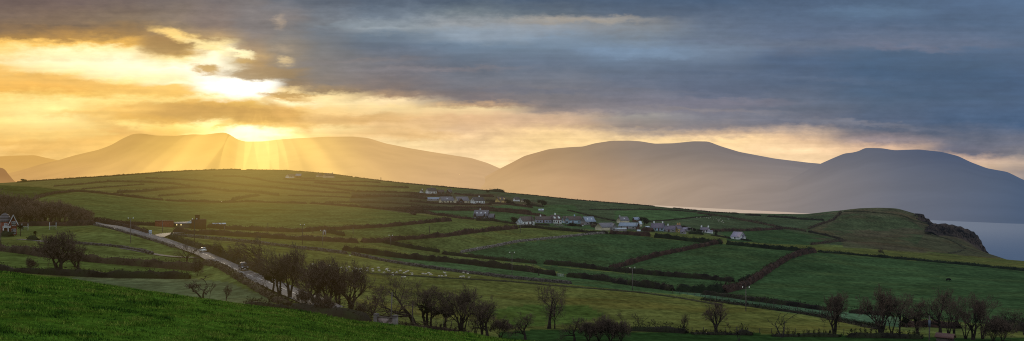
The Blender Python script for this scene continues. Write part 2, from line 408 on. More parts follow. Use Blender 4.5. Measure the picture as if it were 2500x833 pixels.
#  cx, cy, rx, ry, tilt, colour, soft inner radius, gain
SKYSPOTS = [
 (400,113,66,26,-6,(150,118,76),0.45,1),(428,84,70,15,-14,(238,200,122),0.2,1),(500,110,70,12,-18,(250,225,160),0.2,1),(585,212,105,30,3,(255,252,238),0.35,1.25),
 (505,169,40,14,-4,(176,138,78),0.35,1),(646,180,105,17,2,(146,122,95),0.5,1),(592,148,34,11,8,(190,156,102),0.2,1),(585,128,45,9,-10,(255,240,190),0.2,1.05),(682,53,20,20,0,(160,145,130),0.0,1),(697,153,28,10,5,(205,180,138),0.0,1),
 (690,118,30,14,0,(152,138,124),0.0,1),(705,232,80,6,0,(186,148,92),0.3,1),(545,278,235,26,-3,(182,138,74),0.45,1),(620,325,100,17,0,(255,246,205),0.25,1.15),(515,299,50,12,0,(250,228,158),0.2,1),(540,305,30,8,10,(225,180,98),0.2,1),
 (1560,130,190,13,-2,(122,146,172),0.05,1),(1190,85,150,26,0,(142,156,170),0.05,1),(1430,49,200,10,1,(166,158,146),0.0,1),(2120,30,150,18,0,(88,116,146),0.1,1),(1000,330,140,16,-3,(222,182,126),0.1,1),(330,330,120,22,-16,(216,166,92),0.1,1),
 (1050,170,260,10,1,(126,122,128),0.0,1),(1400,222,320,9,-1,(112,114,126),0.0,1),(1850,105,260,9,-2,(104,118,140),0.0,1),(1900,188,300,10,-3,(84,102,128),0.0,1),(1650,268,300,8,-2,(136,130,134),0.0,1),(2050,298,260,8,-4,(118,120,132),0.0,1),(2330,160,220,14,0,(66,94,124),0.0,1),(2300,235,260,12,-2,(62,90,120),0.0,1),(900,60,160,10,2,(126,136,144),0.0,1),(860,150,220,8,3,(118,116,122),0.0,1),(150,196,260,13,-7,(224,172,88),0.1,1),(240,272,170,12,4,(222,178,98),0.0,1),(120,330,150,9,5,(232,190,110),0.0,1),(700,282,80,22,-38,(196,150,84),0.1,1),
 (1770,250,220,12,0,(122,120,134),0.1,1),(2200,115,180,11,-4,(106,114,136),0.1,1),(60,370,100,16,6,(222,172,95),0.1,1),(860,290,160,14,2,(214,172,112),0.1,1),
]

def build_world():
    w = bpy.data.worlds.new('World'); SC.world = w; w.use_nodes = True
    N, L = w.node_tree.nodes, w.node_tree.links
    N.clear()
    def math_(op, a, b=None, c=None, clamp=False):
        n = N.new('ShaderNodeMath'); n.operation = op; n.use_clamp = clamp
        for i, v in enumerate((a, b, c)):
            if v is None: continue
            if isinstance(v, (int, float)): n.inputs[i].default_value = v
            else: L.new(v, n.inputs[i])
        return n.outputs[0]
    tc = N.new('ShaderNodeTexCoord')
    sep = N.new('ShaderNodeSeparateXYZ'); L.new(tc.outputs['Generated'], sep.inputs[0])
    y = math_('MAXIMUM', sep.outputs['Y'], 0.06)
    U = math_('MULTIPLY_ADD', math_('DIVIDE', sep.outputs['X'], y), F, CX)          # bearing
    V = math_('MULTIPLY_ADD', math_('DIVIDE', sep.outputs['Z'], y), -F, HY)         # height above the horizon
    def comb(a, b):
        n = N.new('ShaderNodeCombineXYZ'); L.new(a, n.inputs[0]); L.new(b, n.inputs[1]); return n.outputs[0]
    def noise(sx, sy, detail, rough=0.55, off=0.0):
        v = comb(math_('MULTIPLY_ADD', U, 1.0 / sx, off), math_('MULTIPLY', V, 1.0 / sy))
        n = N.new('ShaderNodeTexNoise'); n.inputs['Scale'].default_value = 1.0; n.inputs['Detail'].default_value = detail; n.inputs['Roughness'].default_value = rough
        L.new(v, n.inputs['Vector']); return n.outputs['Fac']
    nA = noise(330, 70, 6, 0.58); nB = noise(190, 60, 5, 0.55, 31.0); nC = noise(46, 17, 5, 0.62, 77.0); nD = noise(520, 26, 5, 0.6, 11.0); nE = noise(640, 15, 4, 0.55, 53.0); nF = noise(130, 48, 6, 0.62, 91.0)
    V1 = math_('ADD', V, math_('MULTIPLY_ADD', nA, 46.0, -23.0))
    V2 = math_('ADD', V1, math_('MULTIPLY_ADD', nC, 30.0, -15.0))
    U1 = math_('ADD', U, math_('MULTIPLY_ADD', nB, 170.0, -85.0))
    U2 = math_('ADD', U1, math_('MULTIPLY_ADD', nC, 40.0, -20.0))
    t = math_('DIVIDE', V2, 430.0, clamp=True)
    cur = None
    keys = sorted(SKYCOLS)
    for i, k in enumerate(keys):
        r = N.new('ShaderNodeValToRGB'); ramp_set(r, [(p[0] / 430.0, lin(p[1:])) for p in SKYCOLS[k]])
        L.new(t, r.inputs[0])
        if cur is None: cur = r.outputs[0]; continue
        mr = N.new('ShaderNodeMapRange'); mr.interpolation_type = 'SMOOTHSTEP'
        mr.inputs['From Min'].default_value = keys[i - 1]; mr.inputs['From Max'].default_value = k
        L.new(U2, mr.inputs['Value'])
        mx = N.new('ShaderNodeMix'); mx.data_type = 'RGBA'; L.new(mr.outputs[0], mx.inputs[0]); L.new(cur, mx.inputs[6]); L.new(r.outputs[0], mx.inputs[7]); cur = mx.outputs[2]
    # single clouds and gaps
    fU = math_('ADD', U, math_('MULTIPLY_ADD', nC, 70.0, -35.0)); fV = math_('ADD', V, math_('MULTIPLY_ADD', noise(60, 22, 6, 0.62, 5.0), 46.0, -23.0))
    P = comb(fU, fV)
    for cx, cy, rx, ry, tilt, c, inner, gain in SKYSPOTS:
        mp = N.new('ShaderNodeMapping'); mp.vector_type = 'TEXTURE'
        mp.inputs['Location'].default_value = (cx, cy, 0); mp.inputs['Rotation'].default_value = (0, 0, R(-tilt)); mp.inputs['Scale'].default_value = (rx, ry, 1)
        L.new(P, mp.inputs['Vector'])
        ln = N.new('ShaderNodeVectorMath'); ln.operation = 'LENGTH'; L.new(mp.outputs[0], ln.inputs[0])
        mr = N.new('ShaderNodeMapRange'); mr.interpolation_type = 'SMOOTHSTEP'
        mr.inputs['From Min'].default_value = 1.25; mr.inputs['From Max'].default_value = inner; mr.inputs['To Max'].default_value = 0.92
        L.new(ln.outputs['Value'], mr.inputs['Value'])
        mx = N.new('ShaderNodeMix'); mx.data_type = 'RGBA'; L.new(mr.outputs[0], mx.inputs[0]); L.new(cur, mx.inputs[6])
        mx.inputs[7].default_value = (*[v * gain for v in lin(c)], 1); cur = mx.outputs[2]
    def sstep_l(v, a, b):
        mr = N.new('ShaderNodeMapRange'); mr.interpolation_type = 'SMOOTHSTEP'; mr.inputs['From Min'].default_value = a; mr.inputs['From Max'].default_value = b
        mr.inputs['To Min'].default_value = 1.04; mr.inputs['To Max'].default_value = 1.16
        L.new(v, mr.inputs['Value']); return mr.outputs[0]
    # streaky light and shade inside the cloud sheets
    g1 = math_('MULTIPLY', math_('MULTIPLY_ADD', nD, 0.46, 0.80), sstep_l(U, 1300, 500)); g2 = math_('MULTIPLY', math_('MULTIPLY_ADD', nC, 0.34, 0.83), math_('MULTIPLY', math_('MULTIPLY_ADD', nE, 0.26, 0.87), math_('MULTIPLY_ADD', nF, 0.50, 0.75)))
    vs = N.new('ShaderNodeVectorMath'); vs.operation = 'SCALE'; L.new(cur, vs.inputs[0]); L.new(math_('MULTIPLY', g1, g2), vs.inputs['Scale'])
    dm = N.new('ShaderNodeMapRange'); dm.interpolation_type = 'SMOOTHSTEP'; dm.inputs['From Min'].default_value = 1150; dm.inputs['From Max'].default_value = 350; dm.inputs['To Max'].default_value = 0.15
    L.new(U, dm.inputs['Value'])
    dv_ = N.new('ShaderNodeMapRange'); dv_.interpolation_type = 'SMOOTHSTEP'; dv_.inputs['From Min'].default_value = 60; dv_.inputs['From Max'].default_value = 150; L.new(V1, dv_.inputs['Value'])
    pm = N.new('ShaderNodeMix'); pm.data_type = 'RGBA'; L.new(math_('MULTIPLY', dm.outputs[0], dv_.outputs[0]), pm.inputs[0]); L.new(vs.outputs[0], pm.inputs[6]); pm.inputs[7].default_value = (*lin((250, 220, 138)), 1)
    gm = N.new('ShaderNodeMapRange'); gm.interpolation_type = 'SMOOTHSTEP'; gm.inputs['From Min'].default_value = 600; gm.inputs['From Max'].default_value = 1500; gm.inputs['To Max'].default_value = 0.22
    L.new(U, gm.inputs['Value'])
    gv = N.new('ShaderNodeMapRange'); gv.interpolation_type = 'SMOOTHSTEP'; gv.inputs['From Min'].default_value = 310; gv.inputs['From Max'].default_value = 240; L.new(V1, gv.inputs['Value'])
    hsv = N.new('ShaderNodeMix'); hsv.data_type = 'RGBA'; L.new(math_('MULTIPLY', gm.outputs[0], gv.outputs[0]), hsv.inputs[0]); L.new(pm.outputs[2], hsv.inputs[6]); hsv.inputs[7].default_value = (*lin((112, 116, 124)), 1)
    pm = hsv
    bg_c = N.new('ShaderNodeBackground'); L.new(pm.outputs[2], bg_c.inputs[0]); bg_c.inputs[1].default_value = 1.0
    # the rest of the overcast: daylight sky through a grey cloud sheet
    sky = N.new('ShaderNodeTexSky'); sky.sky_type = 'NISHITA'; sky.sun_disc = False
    sky.sun_elevation = SUN_EL; sky.sun_rotation = SUN_AZ; sky.altitude = 80
    bg_s = N.new('ShaderNodeBackground'); L.new(sky.outputs[0], bg_s.inputs[0]); bg_s.inputs[1].default_value = 0.06
    bg_o = N.new('ShaderNodeBackground'); bg_o.inputs[0].default_value = (0.225, 0.235, 0.25, 1); bg_o.inputs[1].default_value = 2.5
    addn = N.new('ShaderNodeAddShader'); L.new(bg_s.outputs[0], addn.inputs[0]); L.new(bg_o.outputs[0], addn.inputs[1])
    def sstep(v, a, b):
        mr = N.new('ShaderNodeMapRange'); mr.interpolation_type = 'SMOOTHSTEP'; mr.inputs['From Min'].default_value = a; mr.inputs['From Max'].default_value = b
        L.new(v, mr.inputs['Value']); return mr.outputs[0]
    inside = math_('MULTIPLY', sstep(V, -700, -60), math_('MULTIPLY', sstep(sep.outputs['Y'], 0.15, 0.6), 1.0))
    mix = N.new('ShaderNodeMixShader'); L.new(inside, mix.inputs[0]); L.new(addn.outputs[0], mix.inputs[1]); L.new(bg_c.outputs[0], mix.inputs[2])
    out = N.new('ShaderNodeOutputWorld'); L.new(mix.outputs[0], out.inputs['Surface'])
    w.cycles.sampling_method = 'MANUAL'; w.cycles.sample_map_resolution = 1024

build_world()
sd = Vector((math.sin(SUN_AZ) * math.cos(SUN_EL), math.cos(SUN_AZ) * math.cos(SUN_EL), math.sin(SUN_EL)))
sl = bpy.data.lights.new('sun', 'SUN'); sl.energy = 0.9; sl.angle = R(9); sl.color = (1.0, 0.80, 0.52)
so = bpy.data.objects.new('sun', sl); COL.objects.link(so); so.rotation_euler = sd.to_track_quat('Z', 'Y').to_euler(); so.location = (-300, 900, 500)

cam = bpy.data.cameras.new('camera'); cam.sensor_width = 36; cam.lens = 36 * F / 2500; cam.shift_y = (HY - 416.5) / 2500
cam.clip_start = 0.5; cam.clip_end = 60000
co = bpy.data.objects.new('camera', cam); COL.objects.link(co); co.location = EYE; co.rotation_euler = (R(90), 0, 0)
SC.camera = co
SC.view_settings.view_transform = 'Standard'; SC.view_settings.look = 'None'; SC.view_settings.exposure = 0; SC.view_settings.gamma = 1
SC.cycles.use_denoising = False; SC.cycles.filter_width = 1.1; SC.cycles.sample_clamp_indirect = 3.0
SC.cycles.max_bounces = 5; SC.cycles.diffuse_bounces = 2; SC.cycles.glossy_bounces = 2; SC.cycles.transparent_max_bounces = 6; SC.cycles.volume_bounces = 0

# ---------------------------------------------------------------- land colours
G_HILL = (0.108, 0.112, 0.036); G_GREEN = (0.080, 0.102, 0.030); G_COOL = (0.036, 0.069, 0.027); G_YEL = (0.092, 0.104, 0.028); G_PALE = (0.072, 0.092, 0.044)
G_DARK = (0.050, 0.066, 0.018); G_HEATH = (0.062, 0.064, 0.034); G_BOT = (0.020, 0.046, 0.013); G_FORE = (0.046, 0.100, 0.011); G_MID = (0.046, 0.088, 0.034); G_GREY = (0.050, 0.072, 0.036)
FIELDS = [   # colour, corners (columns and rows of the photograph); later ones lie over earlier ones
 (G_HILL, [(-800,600),(-800,380),(1100,380),(1100,560),(800,600)]),
 (G_GREY, [(1000,470),(1210,460),(1420,482),(1700,506),(1900,512),(2075,500),(2060,600),(1700,570),(1400,560),(1130,530)]),
 (G_GREEN, [(84,486),(190,470),(350,486),(560,496),(750,499),(916,510),(1012,522),(1100,536),(900,556),(640,566),(480,556),(240,540)]),
 ((0.062,0.060,0.032), [(860,468),(1000,470),(1200,474),(1340,500),(1345,530),(1240,522),(1000,522),(900,508),(850,490)]),
 (G_MID, [(1020,514),(1200,515),(1240,524),(1180,534),(1090,524)]),
 (G_DARK, [(-800,400),(0,452),(96,457),(165,465),(180,470),(110,482),(60,492),(-800,492)]),
 (G_MID, [(1040,520),(1240,500),(1400,500),(1460,560),(1260,545),(1130,530)]),
 (G_MID, [(1500,515),(1620,512),(1740,525),(1700,530),(1580,540),(1500,538)]),
 (G_COOL, [(1760,565),(1900,560),(2010,576),(2055,588),(1980,598),(1780,592)]),
 (G_HEATH, [(1975,562),(2060,520),(2100,500),(2290,520),(2460,630),(2500,640),(2300,618),(2060,604),(2050,585)]),
 ((0.048, 0.064, 0.030), [(2010,560),(2060,520),(2215,532),(2262,566),(2240,596),(2120,560),(2050,575)]),
 (G_GREEN, [(-200,552),(240,552),(470,614),(480,660),(250,648),(-200,606)]),
 ((0.066,0.094,0.024), [(-200,612),(60,620),(250,644),(470,662),(470,678),(180,670),(-200,660)]),
 (G_PALE, [(150,684),(190,674),(470,680),(560,690),(690,738),(600,750),(470,735),(330,712),(260,700)]),
 (G_YEL, [(410,582),(640,600),(800,614),(860,624),(1000,646),(1250,680),(1400,694),(1560,712),(1650,724),(1832,750),(2017,780),(2260,815),(2000,830),(1650,820),(1325,812),(1150,825),(1000,806),(900,792),(760,745),(640,690),(500,625)]),
 (G_YEL, [(430,572),(560,576),(790,590),(930,600),(1010,622),(850,612),(640,596),(480,580)]),
 (G_GREEN, [(784,570),(860,560),(1100,541),(1200,538),(1270,552),(1060,578),(930,588),(840,580)]),
 (G_GREEN, [(935,600),(1060,582),(1264,560),(1450,568),(1300,588),(1170,612),(1080,618)]),
 (G_COOL, [(1135,618),(1199,604),(1300,589),(1400,577),(1485,570),(1600,580),(1764,595),(1676,611),(1545,644),(1489,661),(1400,653),(1326,647),(1240,640)]),
 (G_COOL, [(1489,662),(1545,643),(1676,610),(1764,594),(1900,608),(1992,616),(1925,633),(1897,649),(1834,694),(1792,692),(1660,680),(1560,672)]),
 (G_MID, [(920,622),(1105,640),(1300,660),(1520,690),(1700,708),(1660,720),(1500,706),(1250,680),(1040,655)]),
 (G_COOL, [(1300,645),(1480,664),(1660,680),(1792,690),(1830,690),(1800,706),(1700,712),(1560,700),(1370,668)]),
 ((0.055,0.100,0.056), [(1640,712),(1760,718),(1900,742),(2060,762),(2200,775),(2200,800),(2017,776),(1832,748)]),
 (G_COOL, [(1755,718),(1806,707),(1832,692),(1862,672),(1897,648),(1925,632),(1988,616),(2150,629),(2354,647),(2510,663),(3300,730),(3300,800),(2500,800),(2180,772),(2005,758),(1880,742),(1760,726)]),
 ((0.078, 0.090, 0.026), [(1500,560),(1640,572),(1780,588),(1860,594),(1990,602),(2150,610),(2300,620),(2500,636),(2700,650),(2700,690),(2500,660),(2150,627),(1990,614),(1850,603),(1700,592),(1600,582)]),
 (G_BOT, [(1220,812),(1325,803),(1650,812),(2000,816),(2250,824),(3300,830),(3300,900),(1200,900)]),
 ((0.062, 0.100, 0.022), [(1180,760),(1300,742),(1430,745),(1480,770),(1400,790),(1260,800)]),
]


def inside(poly, x, y):
    r = np.zeros(x.shape, bool)
    j = len(poly) - 1
    for i in range(len(poly)):
        xi, yi = poly[i]; xj, yj = poly[j]
        if yi != yj:
            c = ((yi > y) != (yj > y)) & (x < (xj - xi) * (y - yi) / (yj - yi) + xi)
            r ^= c
        j = i
    return r


def land_sheet(name, s0, s1, mat_, tint_fn, step=1):
    T = slice(s0, s1 + 1)
    D, Y = TD[T, ::step], TY[T, ::step]
    px = np.broadcast_to(PXG[::step][None, :], D.shape)
    X = (px - CX) / F * D
    Z = H + (HY - Y) / F * D
    V = np.stack([X, D, Z], 2).reshape(-1, 3)
    a, b = D.shape
    idx = np.arange(a * b).reshape(a, b)
    Q = np.stack([idx[:-1, :-1], idx[:-1, 1:], idx[1:, 1:], idx[1:, :-1]], 2).reshape(-1, 4)
    me = mesh_np(name, V, [Q], True)
    col = tint_fn(px.ravel(), Y.ravel(), X.ravel(), D.ravel())
    ca = me.color_attributes.new('tint', 'FLOAT_COLOR', 'POINT')
    ca.data.foreach_set('color', np.concatenate([col, np.ones((len(col), 1))], 1).astype(np.float32).ravel())
    return obj(name, me, mat_)


def tint_valley(px, py, X, Y):
    c = np.tile(np.array(G_GREEN), (len(px), 1))
    jx = px + (vnoise(X / 9, Y / 9) - 0.5) * 6; jy = py + (vnoise(X / 7 + 50, Y / 7) - 0.5) * 1.5
    for col, poly in FIELDS:
        c[inside(poly, jx, jy)] = col
    # rough heath on the headland
    hd = np.clip((px - 1960) / 40, 0, 1) * np.clip((Y - 640) / 20, 0, 1)
    hn = np.clip((fbm(X / 42 + 3, Y / 20, 4) - 0.5) * 7 + 0.25, 0, 1)
    c = c * (1 - (hd * hn)[:, None] * 0.75) + np.array((0.066, 0.056, 0.034)) * (hd * hn)[:, None] * 0.75
    return c


fields = land_sheet('fields', S_VAL, 16 * SUB, ground_mat('field_grass'), tint_valley)
tag(fields, 'rolling patchwork of green and yellow-green pasture across the valley', 'fields', kind='structure')
hill = land_sheet('grass_hill', 0, S_VAL, ground_mat('hill_grass', True), lambda px, py, X, Y: np.tile(np.array(G_FORE), (len(px), 1)))
tag(hill, 'bright green grass slope filling the lower left corner', 'grassy slope', kind='structure')


# ---------------------------------------------------------------- sea and mountains
def sea_mat():
    m, N, L = new_mat('sea_water')
    b = N.new('ShaderNodeBsdfPrincipled'); b.inputs['Base Color'].default_value = (0.02, 0.035, 0.05, 1); b.inputs['Roughness'].default_value = 0.32
    geo = N.new('ShaderNodeNewGeometry')
    mp = N.new('ShaderNodeMapping'); mp.inputs['Scale'].default_value = (0.02, 0.05, 0.02); L.new(geo.outputs['Position'], mp.inputs['Vector'])
    nz = N.new('ShaderNodeTexNoise'); nz.inputs['Scale'].default_value = 1.0; nz.inputs['Detail'].default_value = 7; L.new(mp.outputs[0], nz.inputs['Vector'])
    bp = N.new('ShaderNodeBump'); bp.inputs['Strength'].default_value = 1.0; bp.inputs['Distance'].default_value = 3.5
    L.new(nz.outputs['Fac'], bp.inputs['Height']); L.new(bp.outputs[0], b.inputs['Normal'])
    # scattered light painted on the water as emission: pale and warm far out under the clearing, slate blue to the right and near the cliff
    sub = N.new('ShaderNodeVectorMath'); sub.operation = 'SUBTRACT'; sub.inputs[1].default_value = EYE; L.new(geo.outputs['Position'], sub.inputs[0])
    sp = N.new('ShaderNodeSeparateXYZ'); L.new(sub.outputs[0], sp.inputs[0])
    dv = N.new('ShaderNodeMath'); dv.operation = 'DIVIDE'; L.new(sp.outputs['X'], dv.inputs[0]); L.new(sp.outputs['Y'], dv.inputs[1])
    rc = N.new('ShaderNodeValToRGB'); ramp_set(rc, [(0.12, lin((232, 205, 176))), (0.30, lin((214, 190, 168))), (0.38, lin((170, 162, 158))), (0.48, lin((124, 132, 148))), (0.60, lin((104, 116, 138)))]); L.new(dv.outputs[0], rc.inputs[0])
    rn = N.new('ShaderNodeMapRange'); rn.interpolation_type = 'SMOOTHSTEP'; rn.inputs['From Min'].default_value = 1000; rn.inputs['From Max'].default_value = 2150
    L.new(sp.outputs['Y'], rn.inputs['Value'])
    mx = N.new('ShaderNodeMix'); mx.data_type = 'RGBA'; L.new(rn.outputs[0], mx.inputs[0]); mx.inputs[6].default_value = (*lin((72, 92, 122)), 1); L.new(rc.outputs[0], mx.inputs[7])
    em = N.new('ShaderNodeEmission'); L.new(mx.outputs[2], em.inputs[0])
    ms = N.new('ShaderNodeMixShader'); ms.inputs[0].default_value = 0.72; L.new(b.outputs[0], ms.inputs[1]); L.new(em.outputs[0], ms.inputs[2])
    out = N.new('ShaderNodeOutputMaterial'); L.new(ms.outputs[0], out.inputs['Surface'])
    return m


def sheet_from(name, x0, x1, y0, y1, z, nx, ny, m):
    xs = np.linspace(x0, x1, nx); ys = np.linspace(y0, y1, ny)
    V = np.array([(x, y, z) for y in ys for x in xs]); idx = np.arange(nx * ny).reshape(ny, nx)
    Q = np.stack([idx[:-1, :-1], idx[:-1, 1:], idx[1:, 1:], idx[1:, :-1]], 2).reshape(-1, 4)
    return obj(name, mesh_np(name, V, [Q]), m)

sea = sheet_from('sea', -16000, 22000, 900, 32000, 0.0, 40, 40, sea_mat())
tag(sea, 'slate blue bay with a pale band of light painted far out', 'sea', kind='structure')


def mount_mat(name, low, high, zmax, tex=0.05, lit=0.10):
    """mountain with its haze painted on: emitted colour by bearing, paler towards the foot (low) than at the crest (high)"""
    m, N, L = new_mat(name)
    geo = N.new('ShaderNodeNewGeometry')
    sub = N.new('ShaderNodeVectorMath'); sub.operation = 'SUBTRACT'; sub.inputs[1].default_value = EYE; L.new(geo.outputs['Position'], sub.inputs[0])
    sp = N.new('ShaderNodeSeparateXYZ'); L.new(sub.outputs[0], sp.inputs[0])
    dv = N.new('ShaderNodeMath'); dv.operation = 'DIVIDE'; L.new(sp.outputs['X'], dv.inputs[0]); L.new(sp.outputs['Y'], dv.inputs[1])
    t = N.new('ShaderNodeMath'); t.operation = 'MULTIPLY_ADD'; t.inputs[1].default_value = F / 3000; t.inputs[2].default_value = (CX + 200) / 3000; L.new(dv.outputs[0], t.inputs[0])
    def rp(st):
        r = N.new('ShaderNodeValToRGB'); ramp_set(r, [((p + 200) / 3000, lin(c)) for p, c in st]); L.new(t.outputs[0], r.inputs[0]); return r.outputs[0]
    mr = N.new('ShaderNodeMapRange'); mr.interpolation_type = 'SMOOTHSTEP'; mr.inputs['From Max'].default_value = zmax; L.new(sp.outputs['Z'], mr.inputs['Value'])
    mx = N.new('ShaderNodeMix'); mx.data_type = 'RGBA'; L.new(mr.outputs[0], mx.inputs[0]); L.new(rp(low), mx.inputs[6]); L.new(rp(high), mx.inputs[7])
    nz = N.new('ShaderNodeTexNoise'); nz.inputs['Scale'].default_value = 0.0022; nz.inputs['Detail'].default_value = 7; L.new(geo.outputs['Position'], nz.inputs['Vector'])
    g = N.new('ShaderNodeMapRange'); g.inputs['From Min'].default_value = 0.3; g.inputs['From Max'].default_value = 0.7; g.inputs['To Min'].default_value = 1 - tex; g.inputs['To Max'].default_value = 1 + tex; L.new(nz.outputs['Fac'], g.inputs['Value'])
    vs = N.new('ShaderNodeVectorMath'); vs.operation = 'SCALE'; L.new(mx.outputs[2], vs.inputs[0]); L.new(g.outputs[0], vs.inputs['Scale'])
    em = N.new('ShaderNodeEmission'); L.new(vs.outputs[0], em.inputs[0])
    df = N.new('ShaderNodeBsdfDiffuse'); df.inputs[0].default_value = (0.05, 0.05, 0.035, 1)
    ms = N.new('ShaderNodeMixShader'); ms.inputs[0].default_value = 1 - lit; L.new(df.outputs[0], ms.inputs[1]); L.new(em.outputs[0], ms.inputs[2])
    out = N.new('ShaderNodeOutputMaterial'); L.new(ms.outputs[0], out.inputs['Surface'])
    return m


def loft(name, ridge, Dr, base, Db, m, step=5, rows=26, gully=0.0, rough=0.0, power=1.25, gscale=300.0, back=True, px_sm=0.9):
    """a mountain: from its foot (base line at distance Db) up to its ridge (Dr) and down behind. Lines are (column,row); Dr, Db may be lists of (column, distance)"""
    x0, x1 = ridge[0][0], ridge[-1][0]
    px = np.arange(x0, x1 + 1e-6, step)
    ry = _smooth(np.interp(px, [p[0] for p in ridge], [p[1] for p in ridge]), px_sm)
    f = lambda d: np.full(len(px), float(d)) if not isinstance(d, list) else np.interp(px, [p[0] for p in d], [p[1] for p in d])
    dr, db = f(Dr), f(Db)
    zr = H + (HY - ry) / F * dr
    if base is None: zb = np.full(len(px), -8.0)
    else: zb = H + (HY - np.interp(px, [p[0] for p in base], [p[1] for p in base])) / F * db
    t = np.linspace(0, 1, rows)[:, None]
    D = db + (dr - db) * t
    Z = zb + (zr - zb) * t ** power
    X = (px - CX) / F * D
    if gully:
        n = fbm(X / gscale + 7, D / (gscale * 3) + 3, 5) - 0.5
        Z = Z - np.abs(n) * gully * np.sin(np.pi * t) ** 0.7 * (zr - zb)
        D = D + n * gully * 2.0 * np.sin(np.pi * t) * (dr - db)
    if rough:
        n = fbm(px[None, :] / 6.0 + 0 * t, t * 9 + 0 * px, 4) - 0.5
        D = D + n * rough * np.sin(np.pi * np.clip(t, 0.03, 1)) ; Z = Z + (fbm(px[None, :] / 3.0 + 0 * t, t * 14 + 50, 3) - 0.5) * rough * 0.35 * np.sin(np.pi * t)
    X = (px - CX) / F * D
    if back:
        for k, (q, zz) in enumerate(((0.12, 0.9), (0.5, 0.4), (1.0, 0.0))):
            D = np.vstack([D, dr + (dr - db) * q]); Z = np.vstack([Z, zb + (zr - zb) * zz]); X = np.vstack([X, (px - CX) / F * D[-1]])
    V = np.stack([X, D, Z], 2).reshape(-1, 3)
    a, b = D.shape; idx = np.arange(a * b).reshape(a, b)
    Q = np.stack([idx[:-1, :-1], idx[:-1, 1:], idx[1:, 1:], idx[1:, :-1]], 2).reshape(-1, 4)
    return obj(name, mesh_np(name, V, [Q], True), m)

shore = lambda p: min(6500.0, max(1900.0, H * F / max(500 + (p - 1564) * 0.0580 - HY, 4)))
SH = [(p, shore(p)) for p in range(1000, 3300, 50)]
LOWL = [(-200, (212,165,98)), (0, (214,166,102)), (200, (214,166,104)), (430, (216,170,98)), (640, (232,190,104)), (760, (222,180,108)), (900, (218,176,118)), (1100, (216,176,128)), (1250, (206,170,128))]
HIL = [(-200, (212,164,90)), (0, (212,164,90)), (150, (206,160,88)), (300, (198,154,84)), (430, (204,160,80)), (560, (212,168,82)), (640, (246,210,122)), (740, (224,182,104)), (900, (216,174,114)), (1050, (214,174,120)), (1220, (210,172,126))]  # sun glow painted into the crest colour, brightest below the sun
far_range = loft('mountain', [(-500,398),(-200,392),(0,382),(40,380),(85,379),(110,385),(140,391),(190,402),(260,425)], 14500, None, 9000, mount_mat('far_range_haze_paint', [(-200,(226,178,104)),(300,(226,180,108))], [(-200,(220,170,92)),(300,(218,170,92))], 600, 0.02, 0.04))
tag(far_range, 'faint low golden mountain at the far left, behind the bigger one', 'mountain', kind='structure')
left_range = loft('mountain', [(-500,470),(-200,452),(0,428),(50,416),(100,401),(140,392),(180,380),(240,366),(270,355),(300,338),(325,327),(345,326),(380,331),(430,331.5),(470,328),(500,329),(530,325),(548,323),(560,328),(580,341),(600,346),(640,345.5),(680,341),(720,338),(800,334),(860,333.5),(900,337.5),(940,350),(1000,362),(1060,372),(1110,380),(1150,386),(1190,398),(1222,412),(1260,432),(1320,462)], 11000, None, 6500, mount_mat('left_range_haze_paint', LOWL, HIL, 560, 0.055, 0.05), gully=0.16, gscale=700)
tag(left_range, 'broad golden hazy mountain under the sun, its glow painted on', 'mountain', kind='structure')
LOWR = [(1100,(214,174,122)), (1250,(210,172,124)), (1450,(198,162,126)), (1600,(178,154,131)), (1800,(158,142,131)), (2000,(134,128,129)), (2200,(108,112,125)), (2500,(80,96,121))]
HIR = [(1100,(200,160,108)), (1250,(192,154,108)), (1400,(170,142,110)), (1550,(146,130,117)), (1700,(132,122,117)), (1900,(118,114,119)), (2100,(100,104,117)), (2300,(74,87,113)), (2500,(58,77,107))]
right_range = loft('mountain', [(1060,475),(1130,446),(1180,434),(1202,422),(1222,411),(1250,397),(1280,381),(1341,364),(1390,359.5),(1424,358),(1452,350),(1492,344),(1532,343.5),(1563,345),(1598,351),(1643,350),(1694,345),(1729,345.5),(1759,357),(1805,371),(1890,387),(1971,397),(2050,404),(2150,422),(2260,452)], [(1060,9500),(1700,8600),(2260,7000)], None, SH, mount_mat('right_range_haze_paint', LOWR, HIR, 420, 0.055, 0.05), gully=0.15, gscale=600)
tag(right_range, 'long flat-topped mauve mountain across the bay, in the middle of the skyline', 'mountain', kind='structure')
headland_range = loft('mountain', [(1740,530),(1800,503),(1870,470),(1940,432),(1985,408),(2032,387),(2062,374.5),(2080,373),(2097,369),(2112,361),(2153,362),(2183,367),(2243,365),(2299,371),(2339,381),(2370,396),(2410,411),(2460,420),(2500,440),(2640,468),(2800,492),(3200,540)], [(1740,6200),(2100,5600),(2600,4300),(3200,3600)], None, SH, mount_mat('near_range_haze_paint', [(p, tuple(int(v * 0.995) for v in c)) for p, c in LOWR], HIR, 300, 0.055, 0.05), gully=0.15, gscale=450)
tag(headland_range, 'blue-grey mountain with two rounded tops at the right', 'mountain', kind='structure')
rock_far = loft('cliff', [(-260,398),(-80,404),(0,409.5),(8,411),(15,417),(19,424),(24,429),(30,437),(36,443),(46,447)], 2700, [(-260,470),(46,470)], 2300, mount_mat('far_rock_haze_paint', [(-200,(190,142,86)),(200,(190,144,88))], [(-200,(166,122,74)),(200,(166,122,74))], 60, 0.05, 0.06), step=3, rows=14, rough=30, px_sm=0.6)
tag(rock_far, 'dark rocky bluff cut off by the left edge, behind the hill', 'cliff', kind='structure')
rockm = mat('cliff_rock', (0.048, 0.034, 0.027), (0.006, 0.005, 0.005), scale=0.10, detail=9, bump=0.8, contrast=(0.38, 0.62))
